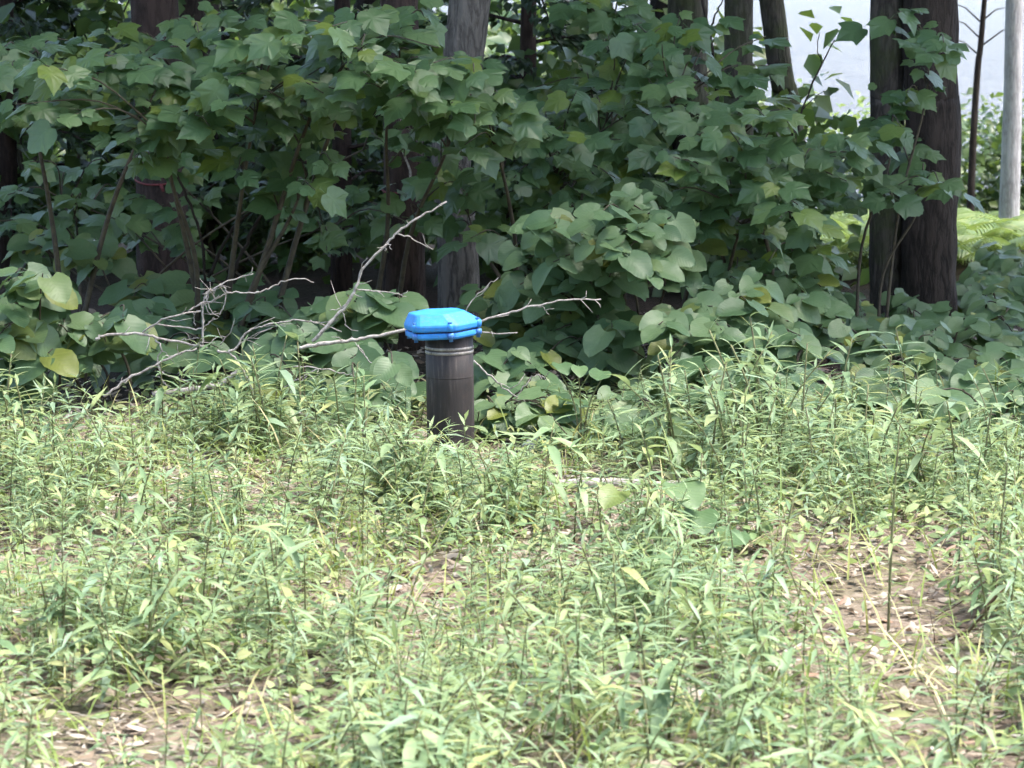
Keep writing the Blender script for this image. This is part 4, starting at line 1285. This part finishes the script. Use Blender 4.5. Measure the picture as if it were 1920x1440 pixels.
for x, y in spread(30000, 4.8, 14.0, lambda x, y: 1.0 if y < 10.5 else 0.35):
    a = random.uniform(0, 6.28)
    d = Vector((math.cos(a), math.sin(a), random.gauss(0.15, 0.3)))
    L = random.choice((random.uniform(0.008, 0.025), random.uniform(0.015, 0.035), random.uniform(0.025, 0.06)))
    mats.append(mat34((x, y, gz(x, y) + random.uniform(0.004, 0.022)), d, Vector((random.gauss(0, 0.3), random.gauss(0, 0.3), 1)), L, L * random.uniform(0.4, 1.1)))
    rn.append(random.random())
v, f, l = scatter(LIT_T, mats, rn)
tag(link('leaf_litter', mk_mesh('leaf_litter', v, f, l, M['litter'])), 'tan and brown dead leaves strewn on the clearing floor', 'leaf litter', None, 'stuff')

mats, rn = [], []
for x, y in spread(5000, 4.8, 11.0, lambda x, y: 1.0):
    a = random.uniform(0, 6.28)
    L = random.uniform(0.04, 0.16)
    mats.append(mat34((x, y, gz(x, y) + random.uniform(0.012, 0.035)), Vector((math.cos(a), math.sin(a), random.gauss(0.08, 0.12))), Vector((random.gauss(0, 0.3), random.gauss(0, 0.3), 1)), L, random.uniform(0.05, 0.14)))
    rn.append(random.random())
v, f, l = scatter(BLADE_T, mats, rn)
tag(link('straw_litter', mk_mesh('straw_litter', v, f, l, M['litter'])), 'dry straw and thin twigs lying between the dead leaves', 'straw', None, 'stuff')

def tuft(label, px, py, n, L0, L1, seed, spreadr=0.05):
    rs = random.Random(seed)
    g0 = G(px, py)
    mats, rn = [], []
    for _ in range(n):
        a = rs.uniform(0, 6.28)
        el = rs.uniform(0.6, 1.45)
        d = Vector((math.cos(a) * math.cos(el), math.sin(a) * math.cos(el), math.sin(el)))
        nn = Vector((-math.cos(a) * math.sin(el), -math.sin(a) * math.sin(el), math.cos(el)))
        L = rs.uniform(L0, L1)
        mats.append(mat34((math.cos(a) * rs.uniform(0, spreadr), math.sin(a) * rs.uniform(0, spreadr), -0.01), d, nn, L, L * rs.uniform(0.5, 0.9)))
        rn.append(rs.uniform(0, 0.75))
    v, f, l = scatter(BLADE_T, mats, rn)
    o = link('grass_tuft', mk_mesh('grass_tuft', v, f, l, M['grass']), None, g0)
    return tag(o, label, 'grass tuft')
tuft('yellow-green grass tuft at the bottom edge, left of centre', 780, 1430, 110, 0.10, 0.24, 1, 0.09)
tuft('soft green grass tuft at the left edge', 40, 1130, 110, 0.08, 0.17, 2, 0.12)
tuft('small yellow grass tuft, lower centre', 1150, 1370, 60, 0.06, 0.13, 3, 0.07)
tuft('bright grass tuft right of the clearing centre', 1280, 1165, 70, 0.07, 0.15, 4, 0.08)
tuft('straw-coloured grass tuft left of centre', 640, 1080, 70, 0.08, 0.18, 5, 0.08)
tuft('grass tuft before the half-hidden pale log', 1060, 890, 60, 0.07, 0.15, 6, 0.09)
tuft('grass tuft at the right side of the near clearing', 1840, 1300, 60, 0.07, 0.16, 7, 0.08)

# round-leaved seedlings in the clearing
def seedling(label, px, py, leaves, stalk_top):
    g0 = G(px, py)
    t = thing('seedling', g0, label, 'seedling')
    for i, (lx, ly, w, til) in enumerate(leaves):
        c = P(lx, ly, g0.y - 0.02 * i) - g0
        v, f = tube(smooth_path([Vector((0, 0, -0.02)), Vector((c.x * 0.3, c.y * 0.5, c.z * 0.6)), c]), np.linspace(0.004, 0.002, 9), 5)
        link('stalk', mk_mesh('stalk', v, f, None, M['weed_stem']), t)
        o = link('leaf', HOBBLE[i % 8], t)
        s = w * g0.y / FPX
        o.matrix_basis = mat44(c + Vector((0, s * 0.4, 0.02)), Vector((0.35 - 0.3 * i, -1, -0.25)), Vector((0.1, -til, 1)), s)
seedling('round-leaved seedling standing above the weeds right of centre', 1263, 1058, [(1268, 922, 86, 0.5), (1312, 972, 78, 0.55), (1380, 1010, 70, 0.5), (1165, 935, 60, 0.4)], 920)
seedling('young round-leaved seedling with upright pale leaves by the pipe', 1090, 860, [(1048, 693, 40, 0.3), (1085, 698, 38, 0.2), (1130, 706, 44, 0.3)], 690)
print('LEAVES', LEAF_N, 'OBJ', len(bpy.data.objects), 'WEEDS', len(pts), len(vis))
